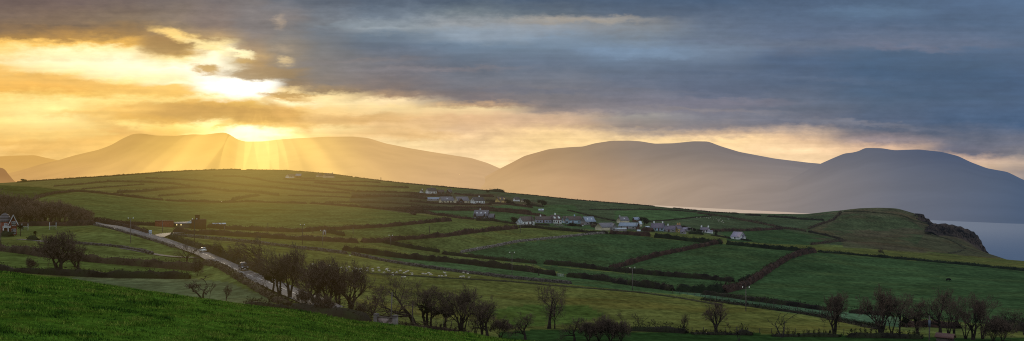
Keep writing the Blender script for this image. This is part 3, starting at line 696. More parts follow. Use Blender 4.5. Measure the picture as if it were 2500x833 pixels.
knob = loft('cliff', [(2258,556),(2272,549),(2283,545),(2290,547.5),(2297,546),(2309,545.5),(2317,549),(2325,548),(2338,553),(2346,552.5),(2356,559),(2362,558.5),(2372,565),(2378,565.5),(2383,573),(2388,575),(2391,583),(2396,588),(2399,598),(2405,604),(2408,613),(2416,623)], [(2258,862),(2395,862),(2416,835)], [(2258,566),(2274,566),(2290,575),(2323,583),(2354,590),(2372,601),(2390,612),(2416,624)], [(2258,800),(2390,800),(2416,832)], rockm, step=1.5, rows=26, rough=22, px_sm=0.4, power=0.8)
tag(knob, 'dark rounded sea cliff at the tip of the headland, above the blue sea', 'cliff', kind='structure')
crag = loft('cliff', [(2222,523),(2236,521),(2248,522),(2256,524),(2258,531),(2262,533.5),(2268,534),(2272,541),(2274,542),(2282,549)], 905, [(2222,532),(2236,540),(2256,545),(2282,552)], 870, rockm, step=1.2, rows=16, rough=18, px_sm=0.5, power=0.8)
tag(crag, 'small dark crag with a notched edge on the headland crest', 'cliff', kind='structure')


# ---------------------------------------------------------------- sunbeams: an added self-glowing veil between the hill and the mountains, shaped thick where the beams are
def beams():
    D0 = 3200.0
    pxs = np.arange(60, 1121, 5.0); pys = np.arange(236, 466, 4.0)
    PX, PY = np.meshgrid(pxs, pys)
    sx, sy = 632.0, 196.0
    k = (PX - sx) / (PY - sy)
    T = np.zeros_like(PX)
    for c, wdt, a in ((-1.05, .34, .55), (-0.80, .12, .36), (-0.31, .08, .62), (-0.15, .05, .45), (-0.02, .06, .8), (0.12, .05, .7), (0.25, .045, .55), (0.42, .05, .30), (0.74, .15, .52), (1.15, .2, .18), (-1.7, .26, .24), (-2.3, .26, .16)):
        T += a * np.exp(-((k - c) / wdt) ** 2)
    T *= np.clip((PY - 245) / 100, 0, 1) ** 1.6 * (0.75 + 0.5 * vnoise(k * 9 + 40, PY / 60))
    T += 0.32 * np.exp(-(((PX - 632) / 130) ** 2 + ((PY - 345) / 48) ** 2)) + 0.28 * np.exp(-(((PX - 600) / 300) ** 2 + ((PY - 400) / 70) ** 2))  # broad glow around the sun, added to the veil's thickness
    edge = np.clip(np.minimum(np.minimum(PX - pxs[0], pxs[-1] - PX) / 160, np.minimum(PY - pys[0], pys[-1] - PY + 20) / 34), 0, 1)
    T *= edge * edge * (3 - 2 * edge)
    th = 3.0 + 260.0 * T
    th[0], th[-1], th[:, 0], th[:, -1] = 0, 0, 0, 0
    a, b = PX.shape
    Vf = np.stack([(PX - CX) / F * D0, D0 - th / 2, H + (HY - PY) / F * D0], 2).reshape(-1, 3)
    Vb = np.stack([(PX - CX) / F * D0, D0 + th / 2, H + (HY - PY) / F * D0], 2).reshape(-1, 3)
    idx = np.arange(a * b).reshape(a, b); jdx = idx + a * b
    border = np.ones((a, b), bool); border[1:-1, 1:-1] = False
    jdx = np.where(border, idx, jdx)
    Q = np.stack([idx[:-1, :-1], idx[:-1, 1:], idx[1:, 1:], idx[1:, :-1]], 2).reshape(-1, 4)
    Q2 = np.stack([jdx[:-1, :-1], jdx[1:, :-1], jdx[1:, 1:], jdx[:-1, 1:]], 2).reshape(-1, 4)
    me = mesh_np('sunbeam_glow', np.concatenate([Vf, Vb]), [Q[:, ::-1], Q2[:, ::-1]])
    m, N, L = new_mat('glowing_veil')
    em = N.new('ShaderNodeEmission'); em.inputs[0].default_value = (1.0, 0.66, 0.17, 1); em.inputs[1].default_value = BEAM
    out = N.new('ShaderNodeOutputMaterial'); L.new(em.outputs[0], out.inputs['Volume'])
    o = obj('sunbeam_glow', me, m)
    tag(o, 'glowing veil shaped as golden sunbeams fanning down in front of the left mountain', 'sunbeams', kind='structure')

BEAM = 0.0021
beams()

# ---------------------------------------------------------------- roads
def polyline(pts, step_px=3.0):
    P = []
    for (a, b) in zip(pts[:-1], pts[1:]):
        n = max(1, int(abs(b[0] - a[0]) + abs(b[1] - a[1])) // int(step_px))
        for i in range(n):
            t = i / n
            P.append(spot(a[0] + (b[0] - a[0]) * t, a[1] + (b[1] - a[1]) * t))
    P.append(spot(*pts[-1]))
    return np.array([p[:] for p in P])


def resample(P, step):
    d = np.concatenate([[0], np.cumsum(np.linalg.norm(np.diff(P[:, :2], axis=0), axis=1))])
    n = max(2, int(d[-1] / step) + 1)
    t = np.linspace(0, d[-1], n)
    return np.stack([np.interp(t, d, P[:, k]) for k in range(3)], 1), t


def smooth_line(P, s):
    return np.stack([_smooth(P[:, k], s) if len(P) > 6 * s else P[:, k] for k in range(3)], 1) if s else P


def perp(P):
    T = np.gradient(P[:, :2], axis=0)
    T /= np.linalg.norm(T, axis=1, keepdims=True) + 1e-9
    return np.stack([-T[:, 1], T[:, 0]], 1)


def ribbon(name, P, offs, lift, m, dash=None, parent=None):
    """strip along a line; offs = lateral offsets (m) across it; dash = (on, off) in metres"""
    N2 = perp(P)
    rows = []
    for o in offs:
        x = P[:, 0] + N2[:, 0] * o; y = P[:, 1] + N2[:, 1] * o
        rows.append(np.stack([x, y, P[:, 2] + lift], 1))
    V = np.stack(rows, 1)
    n, k = V.shape[:2]
    idx = np.arange(n * k).reshape(n, k)
    Q = np.stack([idx[:-1, :-1], idx[:-1, 1:], idx[1:, 1:], idx[1:, :-1]], 2)
    if dash:
        d = np.concatenate([[0], np.cumsum(np.linalg.norm(np.diff(P[:, :2], axis=0), axis=1))])[:-1]
        Q = Q[(d % (dash[0] + dash[1])) < dash[0]]
    return obj(name, mesh_np(name, V.reshape(-1, 3), [Q.reshape(-1, 4)[:, ::-1]]), m, parent)


ASPH = mat('wet_asphalt', (0.115, 0.105, 0.108), (0.075, 0.070, 0.074), scale=0.5, rough=0.85, spec=0.22, bump=0.15)
LANE = mat('pale_gravel', (0.125, 0.112, 0.105), (0.08, 0.073, 0.068), scale=0.7, rough=0.8)
PAINT = mat('road_paint', (0.36, 0.36, 0.36), (0.25, 0.25, 0.25), scale=3.0, rough=0.6)

ROAD_PX = [(214,541.5),(232,546),(270,554),(320,566),(365,578),(400,588),(440,601),(480,615.5),(520,632),(560,650.5),(600,670),(650,693),(700,716),(750,737),(800,757),(850,776),(900,796)]
road_c = polyline(ROAD_PX[:14], 3)
# carry it on behind the foreground slope at the same gradient
ext = []
for px_, py_ in ((775, 748), (800, 759), (815, 766)):
    D_ = F * 19.6 / (py_ - HY); x_ = (px_ - CX) / F * D_
    ext.append((x_, D_, ground_z(x_, D_)))
road_c = np.vstack([road_c, np.array(ext)])
road_c, _ = resample(road_c, 2.0)
road_c = smooth_line(road_c, 4)
def lifted(P, w):
    """keep a road surface clear of the ground under its whole width"""
    N2 = perp(P); z = P[:, 2].copy()
    for o in (-w, -w / 2, 0, w / 2, w):
        z = np.maximum(z, np.array([ground_z(P[i, 0] + N2[i, 0] * o, P[i, 1] + N2[i, 1] * o) for i in range(len(P))]))
    P = P.copy(); P[:, 2] = _smooth(z, 3) + 0.10
    return P
road_c = lifted(road_c, 3.4)
road = ribbon('road', road_c, (-2.7, -1.3, 0, 1.3, 2.7), 0.0, ASPH)
tag(road, 'wet grey two-lane road running diagonally down between hedges', 'road', kind='structure')
mk = ribbon('road_markings', road_c, (-0.11, 0.11), 0.02, PAINT, dash=(6, 4))
tag(mk, 'white dashed centre line on the diagonal road', 'road markings', kind='structure')
side_c, _ = resample(polyline([(382,583),(390,579),(398,575.5),(406,573),(418,571),(436,569.5),(470,568.5)], 2), 1.5)
side_c = lifted(smooth_line(side_c, 3), 3.0); side_c[:, 2] += 0.03
side_road = ribbon('road', side_c, (-2.8, 0, 2.8), 0.0, mat('wet_side_road', (0.085, 0.075, 0.068), (0.05, 0.045, 0.04), scale=0.5, rough=0.6, spec=0.25))
tag(side_road, 'side road at the junction, its wet bend gleaming in the low sun', 'road', kind='structure')
def lane(pts, w, label, m=LANE):
    c, _ = resample(polyline(pts, 2), 2.0)
    c = lifted(smooth_line(c, 2), w / 2)
    o = ribbon('path', c, (-w / 2, 0, w / 2), 0.0, m)
    return tag(o, label, 'lane', kind='structure')
lane([(286,604),(310,608.5),(340,614),(375,621),(400,625.5),(426,628),(455,629.5),(492,630)], 2.4, 'narrow pale farm lane curving from the driveway wall to the road')
lane([(36,584),(59,585),(78,586.5),(95,587.5),(112,591),(135,595),(160,598)], 2.6, 'short pale driveway beside the brick house garden')

# ---------------------------------------------------------------- hedges, banks and stone walls
HM = {
 'brown': mat('hedge_brown', (0.0486, 0.0343, 0.0243), (0.0198, 0.0153, 0.0118), scale=0.22, detail=6, island=0.35, c3=(0.0467, 0.0432, 0.0216)),
 'russet': mat('hedge_russet', (0.0540, 0.0306, 0.0234), (0.0198, 0.0135, 0.0118), scale=0.25, detail=6, island=0.35),
 'dark': mat('hedge_dark', (0.0216, 0.0194, 0.0137), (0.0101, 0.0094, 0.0079), scale=0.25, detail=6, island=0.35, c3=(0.0216, 0.0259, 0.0115)),
 'green': mat('hedge_evergreen', (0.0173, 0.0259, 0.0122), (0.0072, 0.0101, 0.0065), scale=0.25, detail=6, island=0.4),
 'bank': mat('bank_turf', (0.044, 0.048, 0.022), (0.028, 0.026, 0.016), scale=0.3, detail=6, island=0.3),
 'stone': mat('field_stone', (0.095, 0.085, 0.078), (0.030, 0.027, 0.024), scale=1.3, detail=8, island=0.5, bump=0.5),
 'pale': mat('pale_stone', (0.19, 0.175, 0.165), (0.045, 0.04, 0.036), scale=1.1, detail=8, island=0.5, bump=0.5),
}
KIND = {  # width, top roughness, loose sprigs per metre, sprig size, stones per metre
 'brown': (2.0, 0.34, 9, 0.42, 0), 'russet': (2.6, 0.36, 9, 0.45, 0), 'dark': (2.0, 0.30, 9, 0.40, 0), 'green': (2.6, 0.42, 10, 0.45, 0),
 'bank': (1.8, 0.30, 4, 0.25, 0), 'stone': (1.3, 0.20, 1, 0.20, 7), 'pale': (1.2, 0.14, 1, 0.2, 7)}


def hedge_mesh(pts, h, kind, w=None, seed=0, stones=0):
    w0, top, dens, ss, st = KIND[kind]
    w = w or w0; st = st or stones
    P, t = resample(polyline(pts, 3), 0.9 if pts[0][1] > 540 else 1.6)
    P = smooth_line(P, 2)
    N2 = perp(P)
    n = len(P)
    o = seed * 13.7
    hv = h * (1 + (fbm(t / 2.6 + o, t * 0 + o, 3) - 0.5) * 2 * top + (vnoise(t / 11 + o, t * 0 + 3.3) - 0.5) * top * 1.3)
    wv = w * (1 + (vnoise(t / 3.3 + o, t * 0 + 8) - 0.5) * 0.6)
    ends = np.minimum(1, np.minimum(np.arange(n), np.arange(n)[::-1]) / 2.0 + 0.45)
    hv = hv * ends
    near = pts[0][1] > 730 or pts[0][1] > 660 and pts[0][0] < 200
    core = 0.92 if kind not in ('stone', 'pale') else 1.0
    if near: core = 0.5; dens = dens * 7; ss = ss * 0.66
    elif kind not in ('stone', 'pale'): dens = dens * 2.6
    if P[:, 1].mean() > 650: hv = hv * 0.86
    hv = hv * core
    prof = [(-1.05, -0.35), (-1.0, 0.18), (-0.86, 0.55), (-0.5, 0.88), (0, 1.0), (0.5, 0.88), (0.86, 0.55), (1.0, 0.18), (1.05, -0.35)]
    if kind in ('stone', 'pale'):
        prof = [(-1.0, -0.35), (-0.95, 0.3), (-0.82, 0.7), (-0.62, 0.97), (0, 1.0), (0.62, 0.97), (0.82, 0.7), (0.95, 0.3), (1.0, -0.35)]
    rows = []
    for k, (a, b) in enumerate(prof):
        j = (vnoise(t / 1.2 + o + k * 31, t * 0 + k * 7.7) - 0.5)
        off = a * wv / 2 * (1 + j * 0.45)
        x = P[:, 0] + N2[:, 0] * off; y = P[:, 1] + N2[:, 1] * off
        rows.append(np.stack([x, y, P[:, 2] + b * hv * (1 + j * (0.35 if kind not in ('stone', 'pale') else 0.12) * (b > 0.3))], 1))
    V = np.stack(rows, 1); K = len(prof)
    idx = np.arange(n * K).reshape(n, K)
    Q = np.stack([idx[:-1, :-1], idx[:-1, 1:], idx[1:, 1:], idx[1:, :-1]], 2).reshape(-1, 4)
    caps = [[idx[0, i] for i in (0, 1, 7, 8)], [idx[0, i] for i in (1, 2, 6, 7)], [idx[0, i] for i in (2, 3, 5, 6)],
            [idx[-1, i] for i in (8, 7, 1, 0)], [idx[-1, i] for i in (7, 6, 2, 1)], [idx[-1, i] for i in (6, 5, 3, 2)]]
    VV, QQ, TT = [V.reshape(-1, 3)], [Q, np.array(caps)], []
    base = n * K
    r = np.random.default_rng(seed + 5)
    far = P[:, 1].mean()
    m = int(t[-1] * dens * (1.0 if far < 420 else 0.62 if far < 800 else 0.4))
    if m:
        s = ss * (1.0 if far < 420 else 1.35 if far < 800 else 1.8)
        i = r.integers(0, n, m); a = r.uniform(-0.5, 0.5, m); hb = np.sqrt(np.clip(1 - (a * 1.6) ** 2, 0.1, 1)) * r.uniform(0.35, 1.38 if not near else 2.1, m)
        if near: hb = r.uniform(0.05, 1.0, m) ** 0.8 * 2.0 * np.clip(1.25 - np.abs(a) * 1.3, 0.3, 1)
        C = np.stack([P[i, 0] + N2[i, 0] * a * wv[i] * 1.15, P[i, 1] + N2[i, 1] * a * wv[i] * 1.15, P[i, 2] + hv[i] * hb], 1) + r.normal(0, 0.12, (m, 3))
        d1 = r.normal(0, 1, (m, 3)); d1[:, 2] += 0.6; d1 /= np.linalg.norm(d1, axis=1, keepdims=True)
        d2 = np.cross(d1, r.normal(0, 1, (m, 3))); d2 /= np.linalg.norm(d2, axis=1, keepdims=True) + 1e-6
        sz = s * r.uniform(0.5, 1.25, (m, 1)) * (1.5 if near else 1); wd = sz * (r.uniform(0.28, 0.6, (m, 1)) if not near else r.uniform(0.16, 0.40, (m, 1)))
        W = np.stack([C - d1 * sz * 0.5, C + d2 * wd * 0.5, C + d1 * sz * 0.7, C - d2 * wd * 0.5], 1).reshape(-1, 3)
        VV.append(W); QQ.append(base + np.arange(m * 4).reshape(m, 4)); base += m * 4
    m = int(t[-1] * st * (1.0 if far < 420 else 0.5))
    if m:
        i = r.integers(0, n, m); side = r.choice([-1, 1], m)
        hb = r.uniform(0.1, 1.0, m)
        C = np.stack([P[i, 0] + N2[i, 0] * side * wv[i] * (0.52 - 0.2 * hb), P[i, 1] + N2[i, 1] * side * wv[i] * (0.52 - 0.2 * hb), P[i, 2] + hv[i] * hb * (1.02 if kind in ('stone', 'pale') else 0.5)], 1)
        iv, it = ICO1
        sc = r.uniform(0.16, 0.34, (m, 1, 1)) * np.array([1.15, 1.15, 0.72])
        W = (iv[None] * sc * (1 + r.uniform(-0.25, 0.25, (m, len(iv), 1))) + C[:, None, :]).reshape(-1, 3)
        VV.append(W); TT.append((base + np.arange(m)[:, None, None] * len(iv) + it[None]).reshape(-1, 3)); base += m * len(iv)
    return np.concatenate(VV), QQ, TT


N_H = [0]
def hedge(label, pts, h, kind='brown', w=None, name='hedge', cat='hedge', stones=0, group=None):
    N_H[0] += 1
    V, Q, T = hedge_mesh(pts, h, kind, w, N_H[0], stones)
    me = mesh_np(name, V, [np.concatenate(Q)] + ([np.concatenate(T)] if T else []))
    o = obj(name, me, HM[kind])
    return tag(o, label, cat, group)

wall = lambda label, pts, h, kind='stone', w=None: hedge(label, pts, h, kind, w, 'stone_wall', 'stone wall')
bank = lambda label, pts, h, w=None: hedge(label, pts, h, 'bank', w, 'earth_bank', 'bank')

# left of the road
hedge('dark hedge just behind the bright foreground slope, under the big bare tree', [(-60,660),(0,664),(90,669),(180,674.5),(261,677.5),(380,680),(470,681)], 1.7, 'dark')
hedge('brown hedge between the two fields left of the road, above the single bush', [(-60,603),(0,612),(60,620),(150,633),(230,641),(330,649),(430,657),(484,662)], 2.3, 'brown')
wall('low dark wall curving along the narrow lane to the road', [(152,594),(200,596.5),(245,600),(290,604),(330,611),(352,616),(372,622)], 0.9)
wall('low brown wall on the near side of the upper road', [(228,549.5),(262,557),(300,567),(335,577),(370,587),(400,596),(425,605)], 0.75)
hedge('thick brown hedge on the far side of the upper road, left of the junction', [(226,540),(250,544),(285,552),(320,561),(350,570),(364,575)], 2.0, 'russet')
hedge('long dark hedge on the far side of the road beside both cars', [(416,581),(432,588),(452,594),(475,601),(510,614),(545,628),(580,643),(612,656),(650,672),(690,689)], 1.7, 'dark')
hedge('rough hedge on the near side of the road below the dark car', [(498,642),(530,650),(552,661),(572,672),(600,690),(640,714),(672,732),(700,747)], 0.9, 'brown')
wall('tumbled stone wall from the junction across to the ruined corner above the sheep', [(418,576),(450,578),(500,583),(560,588.5),(640,596.5),(720,606.5),(800,615),(852,621)], 1.25, 'stone')
wall('long dark stone wall along the top of the sheep field', [(856,621.5),(930,637),(1010,650),(1090,661.5),(1180,672),(1240,679.5),(1320,687.5),(1400,694)], 1.15, 'stone')
hedge('dense brown hedge just right of the road junction', [(424,567),(470,571.5),(530,574.5),(600,578.5),(662,582),(710,585),(760,587.5),(820,590),(876,593)], 2.4, 'russet')
hedge('brown hedge along the foot of the big sunlit field', [(505,556),(560,561),(640,564.5),(720,567),(796,563),(868,559),(960,553),(1036,545),(1100,540)], 2.3, 'russet')
hedge('short dark hedge slanting down from the small utility hut', [(800,568),(820,572),(842,577)], 2.2, 'dark')
hedge('long stony hedge rising to the white gabled bungalow', [(880,592),(930,592),(971,586),(1030,582),(1084,577.5),(1140,570),(1200,563),(1262,558.5)], 2.2, 'russet', stones=2)
hedge('dark hedge slanting down to the right of the double pole below the middle fields', [(936,593),(970,600),(1003,607),(1040,612),(1076,617)], 1.8, 'dark')
hedge('broad dark hedge above the sheep field stone wall, left of the gateway', [(834,612),(880,617),(927,624),(985,631),(1037,636),(1100,641),(1160,648),(1230,657),(1300,665),(1358,674)], 2.5, 'dark')
hedge('dark clipped hedge right of the gateway', [(1380,676),(1430,681),(1480,687),(1540,697),(1600,705),(1645,711)], 2.4, 'dark', stones=2)
hedge('evergreen bushes joined in a row at the low corner of two fields', [(1650,711),(1690,714),(1730,717),(1765,715)], 2.6, 'green')
hedge('tall brown hedge climbing diagonally to the long field wall at the right', [(1765,715),(1805,706),(1832,692),(1862,672),(1897,648),(1925,632),(1958,621),(1990,616)], 2.5, 'russet', stones=2)
hedge('thin dark hedge under the pale stone wall in the middle field', [(1076,620),(1105,624),(1173,631),(1240,638),(1312,644)], 1.7, 'dark')
hedge('long hedge with pale stones at its foot below the central pasture', [(1326,645),(1400,651),(1480,661),(1560,669),(1660,677),(1740,683.5),(1792,688.5)], 2.2, 'dark', stones=3)
hedge('round dark bush by the field corner, right of the long stony hedge', [(1804,687),(1818,687),(1832,684)], 2.6, 'green')
wall('pale topped stone wall curving across the middle pastures', [(1124,618),(1160,611),(1199,604),(1264,591),(1336,584),(1400,577.5),(1440,573),(1485,570)], 1.25, 'pale')
hedge('dark red-brown hedge climbing to the right between the two central pastures', [(1489,659),(1520,650),(1545,643),(1611,624),(1676,610.5),(1720,601),(1760,594)], 2.4, 'russet')
hedge('thin dark hedge in front of the row of bungalows', [(1266,557),(1299,556),(1352,562),(1398,565.5),(1451,569.5),(1486,571)], 1.7, 'dark')
hedge('red-brown bushy hedge in front of the grey barns', [(1488,572),(1505,571.5),(1530,573),(1565,576),(1590,578)], 2.8, 'russet')
hedge('bushy evergreen hedge below the yellow house', [(1596,580),(1640,584),(1690,590),(1740,595),(1765,597)], 2.8, 'green')
hedge('ragged evergreen hedge below the lone white house', [(1772,597),(1835,603),(1885,608.5),(1931,612),(1988,616)], 2.5, 'green')
hedge('long low dark hedge along the top of the big right-hand field', [(1996,616),(2046,619.5),(2150,629),(2232,636),(2354,647),(2430,654.5),(2510,663),(2640,680)], 1.4, 'green')
# right, in front of the headland
hedge('dark hedge slanting down across the fields towards the headland', [(1700,521),(1777,531),(1815,539),(1867,548.5),(1902,556.5),(1921,559.5),(1950,562.5),(1969,566.5)], 2.2, 'brown')
hedge('dark hedge on the lower slope of the headland, ending at a point', [(1972,567),(2000,572),(2027,578),(2045,583),(2056,587)], 1.8, 'dark')
hedge('purple-brown hedge behind the lone white house', [(1735,565),(1796,565),(1854,563),(1911,560)], 2.5, 'russet')
hedge('dark hedge along the crest right above the pale strip of sea', [(1640,508.5),(1700,515),(1758,520.5),(1806,522)], 1.3, 'dark')
hedge('short dark hedge just under the pale strip of sea', [(1819,525.5),(1838,526.5),(1857,527.5)], 2.3, 'dark')
hedge('dark hedge below the crest towards the headland', [(1873,529),(1920,532.5),(1967,536.5),(2014,539)], 1.8, 'dark')
hedge('brown hedge climbing the flank of the headland to its shoulder', [(1973,560),(1998,550),(2020,543),(2036,537),(2053,519)], 1.9, 'brown')
hedge('faint brown hedge at the foot of the headland', [(1980,598),(2005,595),(2027,592),(2064,588.5)], 1.6, 'brown')
bank('dark wall line running over the top of the headland', [(2058,517),(2100,517),(2147,520.5),(2185,524),(2210,529.5),(2231,540),(2256,545),(2274,549)], 1.4)
bank('dark track bank dropping steeply below the headland cliff', [(2262,566),(2278,576),(2300,581),(2316,585),(2337,595),(2348,602),(2356,608)], 1.3)
bank('short dark bank low on the headland, near the sea', [(2316,619),(2335,616),(2352,611)], 1.0)
hedge('thin dark hedge line above the village on the upper hill', [(1437,513),(1500,512.5),(1560,512),(1616,513),(1702,518)], 1.1, 'dark')
hedge('dark hedge slanting down behind the barns', [(1385,514),(1443,528),(1504,541)], 1.1, 'dark')
hedge('faint hedge line rising from the yellow house to the far flock', [(1577,542),(1637,538),(1702,531),(1737,528)], 0.9, 'dark')
# bottom right
hedge('dark bank hedge below the right-hand pasture, above the wire fence strip', [(1712,719),(1760,723),(1820,732),(1880,740),(1913,745),(1960,751),(2005,757.5),(2040,760)], 1.3, 'dark')
hedge('dense dark hedge behind the trees at the lower right', [(2068,764),(2095,766),(2124,768),(2180,771)], 2.2, 'dark')
hedge('dark bramble bank along the wire fence, right of the sheep field', [(1712,732),(1780,741),(1850,751),(1890,757),(1955,766),(2017,777),(2055,785),(2105,796),(2150,805)], 1.1, 'dark')
bank('low turf bank running across the sheep field', [(900,669),(985,673),(1070,679),(1150,683),(1250,689),(1350,698),(1450,706),(1560,715),(1650,727),(1760,746)], 0.5, 1.2)
hedge('black bramble thicket at the bottom, left of the wire fence posts', [(1534,808),(1580,809),(1643,812),(1684,815)], 1.9, 'dark')
hedge('low bramble line under the lone round tree at the bottom', [(1690,816),(1750,817),(1796,818)], 0.8, 'dark')
hedge('black rounded bramble beside the broken trunk', [(1800,818),(1815,818),(1836,819)], 2.2, 'dark')
hedge('low brambles around the forked dead tree', [(1886,821),(1915,822),(1950,822)], 1.1, 'dark')
hedge('dark bushes between the dead tree and the two-crowned tree', [(1950,822),(1980,822),(2010,822),(2050,823)], 1.3, 'dark')
hedge('dark bramble hedge under the trees at the bottom right', [(2060,823),(2143,825),(2200,826),(2262,828)], 1.6, 'dark')
hedge('tall dark brown hedge behind the red-roofed shed', [(2206,799),(2250,797),(2300,800),(2346,803)], 2.8, 'russet')
hedge('dark hedge at the lower right edge behind the thin bare trees', [(2440,797),(2480,805),(2520,812),(2580,820)], 3.0, 'dark')
# under the roadside trees
hedge('black bramble wall at the crest of the foreground slope beside the small field', [(598,746),(640,749),(680,752),(716,755)], 1.2, 'dark')
hedge('deep dark undergrowth beneath the roadside clump of bare trees', [(716,757),(760,766),(800,774),(850,780),(900,788),(916,791)], 3.2, 'dark', 4.5)
hedge('low brown scrub between the pale parapet and the row of trees', [(970,798),(1010,801),(1060,806),(1110,811),(1150,816)], 1.0, 'brown')
# wood and house
hedge('brown overgrown hedge at the foot of the bare wood', [(34,553),(80,552),(144,551.5),(180,551),(232,550)], 2.6, 'russet')
hedge('brown hedge in front of the low brick building', [(232,541),(288,546.5),(340,550),(400,552.5),(450,554),(505,555.5)], 1.9, 'russet')
hedge('dark rounded garden hedge in the brick house drive', [(74,585),(84,586.5),(93,587)], 1.6, 'green', 2.4)
hedge('dark evergreen shrubs at the corner of the brick house', [(8,577),(18,577.5),(27,578)], 2.4, 'green', 2.6)
# hill, left and middle
hedge('brown hedge over the brow of the left hill, above the bare wood', [(84,486),(110,478),(134,473),(187,468),(240,472),(288,478),(348,485),(400,490)], 2.3, 'russet')
hedge('long brown hedge along the top of the big sunlit field', [(402,490.5),(446,493),(500,494.5),(554,495.5),(602,493.5),(680,496),(752,498)], 2.2, 'russet')
hedge('brown hedge running from the hill down towards the stone house', [(754,498),(800,500),(860,505),(916,510),(960,514),(1000,519),(1012,525)], 2.4, 'russet')
hedge('brown hedge above the small field left of the dark stone house', [(952,511),(1012,513),(1060,514),(1110,514.5),(1160,514.5),(1205,516),(1240,519),(1276,523),(1336,529)], 2.4, 'russet')
hedge('thick brown hedge meeting the field corner left of the dark stone house', [(1007,521),(1033,518.5),(1062,526),(1090,528),(1124,534),(1160,537)], 2.2, 'russet')
hedge('dark hedge in front of the dark stone house', [(1162,539),(1200,539.5),(1235,545),(1262,548.5)], 1.6, 'dark')
hedge('row of small shrubs across a sunlit field on the left hill', [(386,480),(434,476),(465,474),(496,472.5)], 1.6, 'brown')
hedge('long bushy brown hedge bulging across the middle of the left hill', [(286,471.5),(348,469),(398,464),(440,460),(494,460),(542,466),(560,469),(592,468.5),(640,473),(682,479)], 3.2, 'brown')
hedge('short golden brown hedge above the big sunlit field', [(566,491),(590,485),(612,481),(634,479)], 3.0, 'brown')
hedge('dark brown hedge high on the left hill', [(259,444.5),(300,445),(336,445.5),(380,447),(422,450),(466,456)], 2.8, 'brown')
hedge('long hazy hedge across the hill under the white farmhouse', [(355,436),(434,439),(518,445),(590,453),(662,459),(743,467),(796,471),(856,473)], 2.4, 'brown')
hedge('hazy hedge just below the hill crest, left of the white farmhouse', [(518,431),(590,432),(614,436),(662,445),(710,450),(796,459),(868,469)], 2.2, 'brown')
hedge('brown hedge above the upper white house row', [(868,469),(930,470),(1000,472),(1034,477)], 2.3, 'russet')
hedge('brown hedge just below the two hilltop farmhouses', [(690,438),(748,442),(815,445),(880,444),(930,447)], 2.0, 'russet')
hedge('russet hedge on the right shoulder of the hill', [(767,447),(844,454),(940,457),(1000,459)], 2.3, 'russet')
hedge('broad russet scrub belt left of the blue-grey roofs', [(858,483),(940,480),(1012,483),(1043,487)], 3.4, 'russet', 6)
hedge('thin dark hedge with one bush on the middle of the hill', [(700,479),(760,479.5),(810,481),(856,483.5)], 1.4, 'brown')
hedge('thin brown hedge above the long field hedge, right of centre on the hill', [(791,495),(892,495),(964,497),(1010,501),(1055,507)], 1.5, 'brown')
hedge('brown scrub between the upper and lower white house rows', [(1000,474.5),(1055,479),(1105,480)], 2.6, 'russet')
hedge('brown scrub behind the white gabled house with dark windows', [(1108,474),(1152,479),(1207,481.5)], 2.6, 'russet')
hedge('brown hedge in front of the blue-grey roofs', [(1000,492.5),(1069,498),(1138,501),(1200,500)], 2.0, 'russet')
hedge('russet scrub in front of the yellow gabled house', [(1190,497),(1225,499),(1262,503),(1304,508)], 2.2, 'russet')
hedge('long russet hedge between the house rows and the dark stone house', [(1000,507),(1083,509),(1166,509),(1235,513),(1300,519)], 2.0, 'russet')
hedge('dark ragged hedge along the skyline of the left hill', [(40,446),(90,442.5),(135,439.5),(220,434.5),(300,429),(370,423.5),(440,419.5),(520,416.5),(590,415)], 2.6, 'dark')
hedge('low dark hedge along the highest part of the skyline', [(600,415),(700,416.5),(800,424.5),(862,432.5)], 1.2, 'dark')
hedge('dark hedge down the right-hand skyline of the hill', [(864,433),(930,442),(1000,449.5),(1100,458.5),(1195,467)], 1.4, 'dark')
hedge('dark flat-topped grove on the skyline above the yellow house', [(1192,467),(1208,468),(1226,470)], 4.0, 'green', 8)
hedge('fine dark hedge along the skyline above the village', [(1230,471),(1300,477.5),(1400,488.5),(1500,496.5),(1600,504.5)], 1.2, 'dark')
hedge('brown hedge on the far left of the hill', [(130,456),(180,453),(230,448),(262,445)], 2.3, 'brown')
hedge('thin hedge between the pale fields at the far left of the hill', [(200,463),(255,458),(312,454),(352,451)], 1.5, 'brown')
# village gardens
wall('low pale garden wall in front of the white gabled bungalow', [(1270,550.5),(1284,551),(1298,550)], 0.8, 'pale', 0.5)
wall('low pale garden wall before the house with the white dormer block', [(1352,550.5),(1364,551),(1376,551.5)], 0.8, 'pale', 0.5)
hedge('dark garden hedge in front of the long blue-white bungalow', [(1382,551),(1400,552),(1422,553.5)], 1.5, 'dark', 2.5)
hedge('brown garden shrubs between the grey-roofed house and the cream barn', [(1446,554),(1456,556),(1462,558)], 2.2, 'brown', 3.0)
hedge('dark garden hedge under the lilac bungalow', [(1305,549.5),(1325,550),(1343,550.5)], 1.3, 'dark', 2.0)
hedge('dark shrubs behind the tall yellow house and its neighbours', [(1640,556),(1655,557),(1684,560)], 2.4, 'dark', 3.0)
hedge('dark shrubbery between the yellow house and the white house with two chimneys', [(1682,571),(1696,572),(1714,573)], 2.4, 'green', 3.5)
hedge('brown scrub between the long barn and the white cottage', [(1566,563),(1580,564),(1594,566)], 2.4, 'russet', 4.0)
hedge('thin dark hedge from the white house to the lone white house', [(1735,575),(1760,579),(1784,583.5)], 1.0, 'dark')
hedge('dark hedge at the foot of the lone white house', [(1806,586.5),(1820,587.5),(1834,588.5)], 1.1, 'green')
hedge('brown shrubs behind the row of bungalows', [(1300,531.5),(1340,534),(1380,535.5),(1420,537)], 1.6, 'brown', 2.5)
hedge('dark shrubbery between the upper house row and the yellow gabled house', [(1186,491),(1197,492),(1210,494)], 2.6, 'dark', 4.0)
